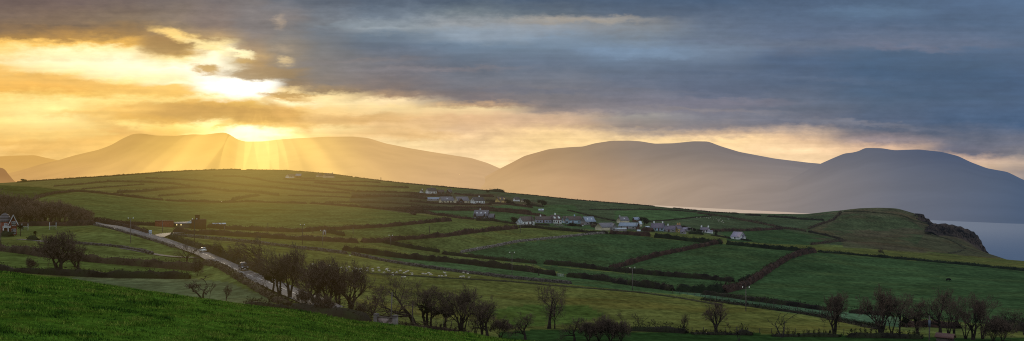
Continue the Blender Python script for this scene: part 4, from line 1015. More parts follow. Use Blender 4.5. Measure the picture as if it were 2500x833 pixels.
hedge('dark shrubs right of the yellow gabled house', [(1236,496.5),(1248,497),(1256,497.5)], 2.2, 'dark', 3.0)
hedge('dark shrubbery around the trees at the right end of the upper row', [(1284,501),(1300,503),(1326,506)], 2.4, 'dark', 5.0)
hedge('brown shrubs beside the hilltop farmhouse', [(736,436),(752,437.5),(770,437)], 2.4, 'brown', 5.0)

# ---------------------------------------------------------------- bare winter trees
BARK = mat('tree_bark', (0.040, 0.032, 0.027), (0.016, 0.013, 0.012), scale=1.5, rough=0.95)
TWIG = mat('bare_twigs', (0.120, 0.086, 0.066), (0.062, 0.046, 0.038), scale=0.6, rough=0.95, island=0.3)
TWIGR = mat('russet_twigs', (0.185, 0.125, 0.090), (0.10, 0.068, 0.052), scale=0.4, rough=0.95, island=0.3)
IVY = mat('ivy_leaves', (0.022, 0.030, 0.013), (0.009, 0.012, 0.007), scale=0.8, rough=0.7, island=0.4)
DEADW = mat('dead_wood', (0.05, 0.044, 0.042), (0.015, 0.013, 0.013), scale=1.2, rough=0.95)
LEAF = mat('dark_leaves', (0.030, 0.034, 0.018), (0.010, 0.011, 0.007), scale=0.5, rough=0.8, island=0.4)


def grow(seed, trunks=1, trunk_h=0.28, spread=0.55, wind=0.0, up=0.35, levels=4, kids=(5, 5, 5, 5), ratio=0.66, r0=0.030, wob=0.18, lean=0.0, splay=0.14, low=0.35, twig_r=0.0016, first=0.5):
    """a tree of unit height; returns thick wood and fine twigs as (p0, p1, r0, r1)"""
    r = random.Random(seed)
    thick, fine = [], []
    def rv():
        return Vector((r.gauss(0, 1), r.gauss(0, 1), r.gauss(0, 1)))
    def branch(p, d, L, rad, lev):
        nseg = 5 if lev == 0 else 4 if lev < 3 else 2
        pts = [(p.copy(), rad)]
        dd = d.copy()
        for i in range(nseg):
            dd = dd + rv() * wob * (0.5 if lev == 0 else 1.0) + Vector((wind * 0.10 * lev, 0, up * 0.10 * (1 if lev else 0.3)))
            dd.normalize()
            p = p + dd * (L / nseg)
            rr = rad * (1 - 0.62 * (i + 1) / nseg)
            pts.append((p.copy(), max(rr, twig_r * 0.6)))
        tgt = thick if lev <= 2 else fine
        for a, b in zip(pts[:-1], pts[1:]):
            tgt.append((a[0], b[0], a[1], b[1]))
        if lev >= levels: return
        n = kids[min(lev, len(kids) - 1)]
        for k in range(n):
            t = (low + (1 - low) * ((k + r.random()) / n)) if lev else (first + (1 - first) * ((k + r.random() * 0.8) / n))
            i = min(int(t * nseg), nseg - 1); f = t * nseg - i
            q = pts[i][0].lerp(pts[i + 1][0], f); rq = pts[i][1] * (1 - f) + pts[i + 1][1] * f
            base = (pts[i + 1][0] - pts[i][0]).normalized()
            side = rv(); side = (side - base * side.dot(base)).normalized()
            nd = (base * (1 - spread) + side * spread * r.uniform(0.7, 1.3) + Vector((wind * 0.35, 0, up * 0.45))).normalized()
            branch(q, nd, L * ratio * r.uniform(0.75, 1.2) * (1.15 - 0.45 * t if lev else 1.0) * (1.9 if lev == 0 and trunk_h < 0.4 else 1.0), max(rq * 0.62, twig_r), lev + 1)
    for k in range(trunks):
        a = k * 2.4 + r.random()
        off = Vector((math.cos(a), math.sin(a), 0)) * (0.008 * (trunks > 1))
        d = Vector((math.cos(a) * splay * (trunks > 1) + lean + r.gauss(0, 0.04), math.sin(a) * splay * (trunks > 1) + r.gauss(0, 0.04), 1)).normalized()
        branch(off, d, trunk_h * r.uniform(0.85, 1.15), r0 * (1 if trunks == 1 else 0.8), 0)
    zz = sorted(s[1].z for s in (fine or thick)); allz = zz[int(len(zz) * 0.965)]
    k = 1.0 / allz
    def pack(lst):
        if not lst: return None
        P0 = np.array([s[0][:] for s in lst]) * k; P1 = np.array([s[1][:] for s in lst]) * k
        return P0, P1, np.array([s[2] for s in lst]) * k, np.array([s[3] for s in lst]) * k
    th_, fi_ = pack(thick), pack(fine)
    src = fi_ if fi_ is not None else th_
    if not (lean or wind):
        ex = 0.5 * ((np.percentile(src[1][:, 0], 97) - np.percentile(src[1][:, 0], 3)) + (np.percentile(src[1][:, 1], 97) - np.percentile(src[1][:, 1], 3)))
        f = 0.86 / ex
        for a in (th_, fi_):
            if a is None: continue
            for q in (0, 1):
                b = f + (1 - f) * np.clip(1 - a[q][:, 2] / 0.12, 0, 1)
                a[q][:, 0] *= b; a[q][:, 1] *= b
    return th_, fi_


PROTO = {}
def proto(name, seed, ivy=0.0, dead=False, twig=None, sides=3, **kw):
    th, fi = grow(seed, **kw)
    th = (th[0].copy(), th[1], th[2], th[3])
    low = (th[0][:, 2] < 0.006) & (th[2] > 0.012)
    th[0][low, 2] -= 0.05                                                 # root the foot in the ground
    th[2][low] *= 1.5
    parts = []
    V, Q, _ = tubes(*th, 5)
    wood = DEADW if dead else BARK
    me = mesh_np('trunk', V, [Q], True); me.materials.append(wood); parts.append(('trunk', me))
    if fi is not None:
        V, Q, _ = tubes(*fi, 3)
        me = mesh_np('crown', V, [Q]); me.materials.append(twig or TWIG); parts.append(('crown', me))
    if ivy:
        r = np.random.default_rng(seed)
        sel = np.where((th[0][:, 2] < ivy) & (th[2] > 0.006))[0]
        m = 520
        i = r.choice(sel, m); t = r.random((m, 1))
        C = th[0][i] * (1 - t) + th[1][i] * t + r.normal(0, 0.018, (m, 3))
        d1 = r.normal(0, 1, (m, 3)); d1 /= np.linalg.norm(d1, axis=1, keepdims=True); d2 = np.cross(d1, r.normal(0, 1, (m, 3))); d2 /= np.linalg.norm(d2, axis=1, keepdims=True)
        s = r.uniform(0.012, 0.026, (m, 1))
        W = np.stack([C - d1 * s, C + d2 * s, C + d1 * s, C - d2 * s], 1).reshape(-1, 3)
        me = mesh_np('ivy', W, [np.arange(m * 4).reshape(m, 4)]); me.materials.append(IVY); parts.append(('ivy', me))
    PROTO[name] = parts


proto('round', 3, trunks=3, trunk_h=0.20, kids=(4, 6, 6, 6), spread=0.54, up=0.42, r0=0.030, twig_r=0.0016)
proto('round2', 8, trunks=4, trunk_h=0.20, kids=(3, 6, 6, 6), spread=0.52, up=0.45, r0=0.027, twig_r=0.0016, splay=0.25)
proto('dome', 14, trunks=1, trunk_h=0.22, kids=(6, 6, 6, 6), spread=0.66, up=0.26, r0=0.036, first=0.35)
proto('ivy', 21, ivy=0.55, trunks=2, trunk_h=0.46, kids=(5, 6, 6, 5), spread=0.54, up=0.50, r0=0.034, splay=0.08)
proto('ivy2', 26, ivy=0.50, trunks=1, trunk_h=0.50, kids=(7, 6, 6, 5), spread=0.56, up=0.45, r0=0.036, first=0.42)
proto('lean', 33, trunks=1, trunk_h=0.34, kids=(6, 5, 6, 6), spread=0.62, up=0.25, wind=-0.14, lean=-0.10, r0=0.034, first=0.45)
proto('swept', 41, trunks=2, trunk_h=0.26, kids=(5, 6, 6, 5), spread=0.48, up=0.15, wind=-0.95, lean=-0.30, r0=0.036)
proto('swept2', 47, trunks=1, trunk_h=0.28, kids=(6, 6, 6, 6), spread=0.50, up=0.12, wind=-0.9, lean=-0.25, r0=0.038, first=0.4)
proto('open', 52, trunks=1, trunk_h=0.32, kids=(6, 5, 5, 5), spread=0.66, up=0.28, r0=0.026, wob=0.24, first=0.45)
proto('open2', 57, trunks=1, trunk_h=0.34, kids=(5, 5, 5, 4), spread=0.60, up=0.40, r0=0.028, wob=0.26, first=0.4)
proto('fan', 63, trunks=1, trunk_h=0.20, kids=(7, 6, 5, 6), spread=0.50, up=0.42, r0=0.030, first=0.3)
proto('tall', 71, trunks=3, trunk_h=0.52, kids=(4, 4, 5, 5), spread=0.40, up=0.62, r0=0.020, splay=0.12, first=0.5)
proto('tall2', 76, trunks=2, trunk_h=0.50, kids=(5, 4, 5, 5), spread=0.45, up=0.55, r0=0.024, splay=0.10, first=0.5)
proto('poles', 79, trunks=5, trunk_h=0.60, kids=(3, 4, 4), levels=3, spread=0.35, up=0.70, r0=0.014, splay=0.22, first=0.6)
proto('scrub', 84, trunks=7, trunk_h=0.30, kids=(4, 5, 5, 4), spread=0.50, up=0.40, r0=0.013, splay=0.55, twig_r=0.0030)
proto('scrub2', 87, trunks=9, trunk_h=0.34, kids=(4, 5, 5, 4), spread=0.55, up=0.30, r0=0.012, splay=0.7, twig_r=0.0030)
proto('whip', 91, trunks=1, trunk_h=0.55, kids=(6, 4, 4), levels=3, spread=0.30, up=0.6, wind=-0.5, lean=-0.22, r0=0.016, first=0.35, twig_r=0.005)
proto('twisted', 96, dead=True, trunks=2, trunk_h=0.42, kids=(4, 3, 3), levels=3, spread=0.70, up=0.15, wind=-0.3, lean=-0.1, r0=0.030, wob=0.50, splay=0.5, twig_r=0.008)
proto('snag', 102, dead=True, trunks=2, trunk_h=0.66, kids=(3, 2), levels=2, spread=0.40, up=0.45, r0=0.055, wob=0.16, splay=0.30, twig_r=0.014)
proto('broken', 107, dead=True, trunks=3, trunk_h=0.30, kids=(3, 4, 4, 3), spread=0.60, up=0.35, r0=0.045, wob=0.3, splay=0.55, twig_r=0.006)
proto('wood', 111, twig=TWIGR, trunks=2, trunk_h=0.30, kids=(5, 6, 6, 5), spread=0.55, up=0.35, r0=0.026, twig_r=0.0030)
proto('wood2', 116, twig=TWIGR, trunks=3, trunk_h=0.26, kids=(4, 6, 6, 5), spread=0.60, up=0.25, wind=-0.3, r0=0.024, twig_r=0.0030)


def plant_mesh(seed, h, w, n, lobes=5):
    """leafy crown: leaf clumps through an uneven volume"""
    r = np.random.default_rng(seed)
    L = np.stack([r.uniform(-0.35, 0.35, lobes) * w, r.uniform(-0.35, 0.35, lobes) * w, r.uniform(0.22, 0.78, lobes) * h], 1)
    k = r.integers(0, lobes, n)
    d = r.normal(0, 1, (n, 3)); d /= np.linalg.norm(d, axis=1, keepdims=True)
    C = L[k] + d * (r.random((n, 1)) ** 0.45) * np.array([w * 0.34, w * 0.34, h * 0.26])
    C[:, 2] = np.clip(C[:, 2], 0.04 * h, None)
    d1 = r.normal(0, 1, (n, 3)); d1 /= np.linalg.norm(d1, axis=1, keepdims=True); d2 = np.cross(d1, r.normal(0, 1, (n, 3))); d2 /= np.linalg.norm(d2, axis=1, keepdims=True)
    s = r.uniform(0.05, 0.10, (n, 1)) * h
    W = np.stack([C - d1 * s, C + d2 * s * 0.7, C + d1 * s, C - d2 * s * 0.7], 1).reshape(-1, 3)
    return mesh_np('crown', W, [np.arange(n * 4).reshape(n, 4)])

def proto_leafy(name, seed, h_w, trunk=0.3, n=620, leaf=None):
    mb = MB(); mb.tube((0, 0, -0.05), (0.02, 0, 0.5), 0.045, 0.025, 6)
    for a in range(4): mb.tube((0.01, 0, 0.3 + 0.05 * a), (0.2 * h_w * math.cos(a * 1.7), 0.2 * h_w * math.sin(a * 1.7), 0.6 + 0.05 * a), 0.02, 0.008, 4)
    me = mesh_np('trunk', np.concatenate(mb.v), [np.concatenate(mb.q), np.concatenate(mb.t)]); me.materials.append(BARK)
    cm = plant_mesh(seed, 1.0, h_w, n); cm.materials.append(leaf or LEAF)
    PROTO[name] = [('trunk', me), ('crown', cm)]
proto_leafy('bushy', 5, 1.1); proto_leafy('conifer', 6, 0.6, n=380)

N_T = [0]
def tree(kind, px, py, top, label, group=None, name='bare_tree', cat='tree', wide=1.0, flip=False, rz=None, sink=0.0):
    p = spot(px, py)
    h = max(0.5, (py - top) / F * p.y) * 1.02
    N_T[0] += 1
    o = empty(name, (p.x, p.y, p.z - sink))
    a = (N_T[0] * 0.61) % 1.2 - 0.6 if rz is None else rz
    o.rotation_euler = (0, 0, a)
    o.scale = (h * wide * (-1 if flip else 1), h * wide, h)
    for pn, me in PROTO[kind]:
        c = bpy.data.objects.new(pn, me); COL.objects.link(c); c.parent = o
    return tag(o, label, cat, group)


T = tree
# left fields
T('round', 145, 669, 574, 'largest bare tree on the left, many-stemmed, in the dark hedge behind the green slope', wide=1.12)
T('dome', 192, 669, 604, 'smaller round bare tree just right of the big many-stemmed tree', wide=1.0)
T('scrub', 78, 664, 632, 'small bare bush-like tree alone in the field left of the big tree', wide=0.9)
T('open', 455, 649, 592, 'slender open bare tree beside the lane mouth, left of the white car', wide=1.05)
T('scrub2', 481, 674, 633, 'dark upright bush below the slender tree and above the twisted black tree', name='bare_bush', cat='bush', wide=0.7)
T('twisted', 494, 731, 676, 'twisted black dead tree at the crest of the foreground slope', wide=1.0)
T('whip', 512, 732, 690, 'thin curved dead stem beside the twisted black tree', wide=0.7, flip=True)
T('fan', 552, 737, 698, 'thin leafless sapling in the small pale field', name='sapling', cat='sapling', wide=0.5)
# beyond the road
T('swept', 551, 628, 588, 'first small wind-swept tree beyond the road, right of the white car', wide=1.0)
T('swept2', 584, 640, 594, 'wind-swept bare tree leaning left behind the dark hedge, second from the white car', wide=1.0)
T('swept', 603, 643, 600, 'low dense wind-swept tree just left of the tall flat-topped one', wide=0.9, rz=0.5)
T('swept2', 637, 658, 586, 'tall wind-swept tree with a flat sheared top, beyond the road', wide=1.1)
T('swept', 662, 676, 612, 'brown wind-swept tree right behind the flat-topped tree', wide=0.9, rz=0.3)
T('ivy2', 665, 717, 622, 'ivy-covered tree on the near edge of the road, leftmost of the roadside clump', wide=0.72)
T('ivy', 682, 726, 616, 'tall brown tree with dark ivied trunk, second of the roadside clump', wide=0.78)
T('round2', 707, 729, 614, 'many-stemmed tree at the road edge where the tarmac shows beneath it', wide=0.72)
T('swept', 728, 700, 630, 'wind-swept tree with pale inner twigs behind the roadside clump', wide=0.9, rz=0.2)
T('swept2', 752, 704, 634, 'broad wind-swept tree at the back of the roadside clump', wide=0.95, rz=-0.2)
T('round', 771, 749, 643, 'dark dense tree in the middle of the roadside clump', wide=1.0)
T('round2', 800, 753, 648, 'tree with several dark stems right of centre in the roadside clump', wide=1.0)
T('ivy', 826, 755, 655, 'bare tree with a thick straight trunk in the right part of the clump', wide=0.95)
T('round2', 857, 762, 656, 'spreading tree at the right end of the roadside clump, branches fanning right', wide=0.95, rz=0.4)
T('scrub', 742, 757, 705, 'low dark bush at the foot of the roadside clump', name='bare_bush', cat='bush', wide=0.9)
T('scrub2', 790, 770, 722, 'dense twiggy shrub under the middle of the roadside clump', name='bare_bush', cat='bush', wide=1.1)
T('scrub', 880, 777, 742, 'ragged shrub under the right end of the roadside clump', name='bare_bush', cat='bush', wide=1.0)
T('broken', 911, 768, 722, 'broken old tree with a split fallen trunk, alone right of the roadside clump', wide=1.1)
T('scrub2', 786, 668, 640, 'fine bare shrub in the sheep field behind the clump', name='bare_bush', cat='bush', wide=1.0)
# middle row
T('lean', 1012, 797, 678, 'tall tree leaning left with a wide open crown, first of the middle row', wide=1.20, rz=0.1)
T('ivy', 1040, 802, 694, 'ivied twin-stemmed tree just right of the leaning tree', wide=1.02, rz=0.2)
T('ivy2', 1051, 803, 706, 'tree with a dark ivied trunk close beside the twin-stemmed tree', wide=0.75, rz=1.0)
T('ivy2', 1084, 806, 712, 'straight ivied trunk with side branches, in the middle row', wide=0.86, rz=0.3)
T('round2', 1124, 813, 711, 'dense upright many-stemmed tree in the centre of the middle row', wide=0.86)
T('tall2', 1134, 814, 716, 'slim tree crowding against the dense upright one in the middle row', wide=0.8)
T('tall', 1161, 820, 728, 'narrow tree with a straight stem, third from the right end of the middle row', wide=0.8)
T('ivy', 1177, 822, 731, 'dark ivied tree near the right end of the middle row', wide=0.72)
T('dome', 1189, 824, 741, 'low branching tree at the right end of the middle row, crown drooping right', wide=0.85)
T('scrub', 1222, 826, 778, 'low thicket bush right of the middle tree row', name='bare_bush', cat='bush', wide=1.3)
T('dome', 1282, 830, 768, 'dark half-hidden tree at the bottom edge, left of the isolated pair', wide=0.95)
T('open', 1340, 803, 702, 'taller of the isolated pair of bare trees, leaning left', wide=1.1, rz=0.0)
T('open2', 1354, 803, 721, 'shorter upright one of the isolated pair of bare trees', wide=0.62)
T('dome', 1403, 832, 779, 'small bushy tree at the bottom edge right of the isolated pair', wide=0.9)
for i, (x, t_, k) in enumerate(((1436, 786, 'scrub'), (1462, 780, 'scrub2'), (1490, 778, 'scrub'), (1516, 788, 'scrub2'))):
    T(k, x, 833, t_, ('greyish twiggy thicket at the bottom edge, leftmost of four', 'greyish twiggy thicket at the bottom edge, second of four', 'tallest greyish twiggy thicket at the bottom edge, third of four', 'greyish twiggy thicket at the bottom edge, next to the black bramble')[i], 'twiggy thicket along the bottom edge', 'thicket', 'thicket', wide=1.25)
T('whip', 1521, 796, 764, 'faint wind-bent sapling above the greyish thicket', name='sapling', cat='sapling', wide=0.9)
T('whip', 1559, 803, 764, 'wind-bent sapling above the black bramble thicket', name='sapling', cat='sapling', wide=0.9)
T('snag', 1567, 804, 774, 'short broken stems standing in the black bramble thicket', wide=0.8)
T('whip', 1600, 803, 778, 'wind-bent sapling at the right of the black bramble thicket', name='sapling', cat='sapling', wide=0.9)
T('fan', 1670, 812, 770, 'faint slender sapling left of the lone round tree', name='sapling', cat='sapling', wide=0.5)
T('fan', 1749, 817, 744, 'lone shapely round tree by the bottom fence', wide=1.0)
T('whip', 1783, 817, 788, 'thin sapling between the lone round tree and the broken trunk', name='sapling', cat='sapling', wide=0.6)
T('snag', 1805, 834, 792, 'short broken trunk standing at the bottom edge', wide=0.55)
T('snag', 1909, 824, 766, 'forked dead tree with one bent arm, right of the broken trunk', wide=0.85)
T('whip', 1927, 822, 797, 'tiny bent sapling beside the forked dead tree', name='sapling', cat='sapling', wide=1.0)
T('round', 2037, 820, 722, 'dark tree with a two-part crown crossing the field banks', wide=0.62)
T('round2', 2150, 822, 716, 'biggest dark bare tree at the lower right, many stems fanning up', wide=0.90)
T('tall2', 2178, 822, 732, 'slim tree close behind the biggest lower-right tree', wide=0.8)
T('ivy2', 2196, 824, 722, 'dark straight tree right of the biggest lower-right tree', wide=0.60)
T('open', 2214, 800, 727, 'leaning tree between the dark straight tree and the lamp pole', wide=0.8, flip=True)
T('ivy', 2239, 815, 727, 'dark dense tree just left of the pole with the box', wide=0.72)
T('dome', 2296, 818, 711, 'tall tree with a rounded top behind the red-roofed shed', wide=0.62)
T('tall', 2316, 816, 719, 'many-stemmed tall tree right behind the red-roofed shed', wide=0.9)
T('tall2', 2330, 815, 724, 'slim curved tree right of the shed trees', wide=0.7)
T('tall', 2357, 828, 726, 'tall tree with pale dead limbs right of the shed', wide=0.9)
T('round2', 2376, 830, 738, 'dense tangled tree right of the pale dead limbs', wide=0.8)
T('tall2', 2399, 828, 733, 'outermost tall tree of the tangled group right of the shed', wide=0.8)
T('scrub2', 2425, 833, 776, 'low dark scrub right of the tangled group', name='bare_bush', cat='bush', wide=1.1)
T('scrub', 2448, 833, 782, 'low dark scrub near the bottom right corner', name='bare_bush', cat='bush', wide=1.1)
T('poles', 2462, 806, 752, 'thin bare stems at the right edge, left group', wide=0.8)
T('poles', 2482, 812, 753, 'thin bare stems at the right edge, middle group', wide=0.75, rz=1.2)
T('poles', 2499, 818, 763, 'thin bare stems cut by the right edge', wide=0.8, rz=2.2)
# fields and village
T('swept', 1316, 673, 648, 'small wind-bent tree alone on the field strip by the gateway', wide=1.0)
T('swept2', 2159, 622, 606, 'tiny wind-bent tree on the yellow field below the headland', wide=1.1)
T('bushy', 1256, 546, 530, 'dark bushy tree left of the white gabled bungalow', name='leafy_tree', wide=1.0)
T('bushy', 1573, 549, 530, 'dark rounded tree right of the long grey barn', name='leafy_tree', wide=0.95)
T('conifer', 1748, 575, 562, 'small dark upright tree right of the white house with two chimneys', name='conifer', wide=0.9)
T('bushy', 1690, 566, 556, 'dark low bushy tree right of the yellow house', name='leafy_tree', wide=1.6)
T('bushy', 1708, 567, 560, 'dark garden bushes left of the white house with two chimneys', name='garden_bush', cat='bush', wide=1.9)
T('bushy', 1287, 502, 486, 'dark tree behind the red car on the upper hill', name='leafy_tree', wide=0.9)
T('open2', 1301, 502, 489, 'thin bare tree between the red car and the round dark bush', wide=1.0)
T('bushy', 1324, 503, 488, 'round dark bush at the right end of the upper house row', name='leafy_tree', wide=1.2)
T('bushy', 1240, 497, 487, 'dark shrubs beside the yellow gabled house', name='garden_bush', cat='bush', wide=1.4)
T('bushy', 1470, 561, 553, 'small dark bush against the cream barn gable', name='garden_bush', cat='bush', wide=1.0)
T('bushy', 1398, 552, 544, 'dark garden shrubs before the blue bungalow', name='garden_bush', cat='bush', wide=2.0)
T('bushy', 1450, 551, 542, 'dark shrubs right of the house with the big grey roof', name='garden_bush', cat='bush', wide=1.6)
T('bushy', 1190, 470, 463, 'bush on the skyline beside the flat-topped grove', name='leafy_tree', wide=1.3)
T('bushy', 58, 445, 437, 'small dark bush on the skyline right of the dark bluff', name='leafy_tree', wide=1.5)
# the wood behind the brick house
rw = random.Random(4)
WOOD = [(-30,484),(-8,482),(6,485),(22,478),(34,483),(48,486),(60,478),(74,484),(86,490),(100,494),(112,497),(124,494),(134,490),(146,496),(158,497),(170,503),(182,505),(195,508),(207,510),(218,516)]
for i, (x, t_) in enumerate(WOOD):
    T(('wood', 'wood2')[i % 2], x, 541 + (i % 3), t_ + rw.uniform(-2, 3), 'bare tree in the back of the brown wood behind the brick house', 'back row of the bare wood behind the brick house', wide=rw.uniform(0.75, 0.95), rz=rw.uniform(0, 6))
for i, x in enumerate(range(-24, 225, 15)):
    b = 549
    T(('wood2', 'wood', 'scrub2')[i % 3], x + rw.uniform(-4, 4), b, 505 + rw.uniform(-6, 12) + max(0, (x - 120) * 0.10), 'lower bare tree along the front of the brown wood behind the brick house', 'front row of the bare wood behind the brick house', wide=rw.uniform(0.8, 1.1), rz=rw.uniform(0, 6))


# palms in the brick house garden
def palm(px, py, top, label):
    p = spot(px, py); h = (py - top) / F * p.y
    o = empty('cordyline_palm', p)
    MB().tube((0, 0, -0.2), (0.05, 0, h * 0.55), 0.14, 0.10, 7).tube((0.05, 0, h * 0.55), (0.02, 0, h * 0.72), 0.10, 0.07, 7).build('trunk', BARK, o)
    r = np.random.default_rng(int(px)); m = 90
    d = r.normal(0, 1, (m, 3)); d[:, 2] += 0.35; d /= np.linalg.norm(d, axis=1, keepdims=True)
    C0 = np.array([0.02, 0, h * 0.72]) + np.zeros((m, 3)); L = h * 0.30
    s = np.cross(d, [0, 0, 1.0]); s /= np.linalg.norm(s, axis=1, keepdims=True) + 1e-6
    w = 0.07
    W = np.stack([C0 - s * w * 0.5, C0 + s * w * 0.5, C0 + d * L * 0.6 + s * w, C0 + d * L + np.array([0, 0, -0.15 * L]), C0 + d * L * 0.6 - s * w], 1).reshape(-1, 3)
    obj('fronds', mesh_np('fronds', W, [np.arange(m * 5).reshape(m, 5)]), LEAF, o)
    return tag(o, label, 'palm tree')
palm(86, 583, 563, 'dark mop-headed palm standing in the round garden hedge')
palm(50, 577, 547, 'taller thin palm right beside the brick house')

# ---------------------------------------------------------------- houses
def wmat(nm, c, var=0.8): return mat('wall_' + nm, c, tuple(v * var for v in c), scale=0.5, rough=0.9)
WALLS = {'white': wmat('white', (0.62, 0.66, 0.68), 0.88), 'blue': wmat('pale_blue', (0.30, 0.42, 0.53), 0.85), 'cream': wmat('cream', (0.50, 0.46, 0.34), 0.9), 'yellow': wmat('yellow', (0.52, 0.40, 0.16), 0.9),
         'stone': wmat('dark_stone', (0.10, 0.085, 0.075), 0.55), 'brick': mat('wall_brick', (0.17, 0.050, 0.032), (0.10, 0.032, 0.024), scale=2.0), 'brown': wmat('brown_brick', (0.10, 0.055, 0.045), 0.6),
         'darkbrick': mat('wall_dark_brick', (0.060, 0.026, 0.021), (0.038, 0.018, 0.016), scale=1.5), 'grey': wmat('grey_render', (0.26, 0.25, 0.26), 0.85), 'orange': wmat('ochre', (0.46, 0.27, 0.14), 0.85), 'ruin': wmat('yellow_stone', (0.16, 0.11, 0.06), 0.6),
         'lilac': wmat('lilac', (0.27, 0.29, 0.38), 0.85)}
def rmat(nm, c): return mat('roof_' + nm, c, tuple(v * 0.75 for v in c), scale=0.8, rough=0.65, spec=0.35, stretch=(1, 1, 6))
ROOFS = {'brown': rmat('brown', (0.072, 0.050, 0.046)), 'slate': rmat('slate', (0.135, 0.135, 0.165)), 'blue': rmat('blue_grey', (0.21, 0.27, 0.37)), 'purple': rmat('purple_slate', (0.135, 0.115, 0.165)),
         'dark': rmat('dark', (0.045, 0.042, 0.045)), 'red': rmat('rusty_red', (0.085, 0.036, 0.032)), 'pale': rmat('pale_sheet', (0.46, 0.56, 0.66)), 'lilac': rmat('lilac_slate', (0.25, 0.23, 0.33)), 'lead': rmat('lead', (0.085, 0.075, 0.085))}
GLASS = mat('window_glass', (0.030, 0.033, 0.040), (0.018, 0.02, 0.025), scale=1.0, rough=0.15, spec=0.5)
SKYG = mat('rooflight_glass', (0.55, 0.60, 0.66), (0.45, 0.5, 0.56), scale=1.0, rough=0.2, spec=0.5)
FRAME = mat('white_frame', (0.46, 0.48, 0.50), (0.38, 0.4, 0.42), scale=2.0, rough=0.6)
DOORM = mat('door_paint', (0.10, 0.045, 0.04), (0.07, 0.03, 0.03), scale=2.0, rough=0.6)
POT = mat('chimney_render', (0.42, 0.44, 0.46), (0.30, 0.31, 0.33), scale=1.0)
m_lamp, _N, _L = new_mat('lit_window'); _e = _N.new('ShaderNodeEmission'); _e.inputs[0].default_value = (1.0, 0.78, 0.34, 1); _e.inputs[1].default_value = 1.0
_o = _N.new('ShaderNodeOutputMaterial'); _L.new(_e.outputs[0], _o.inputs['Surface']); LIT = m_lamp


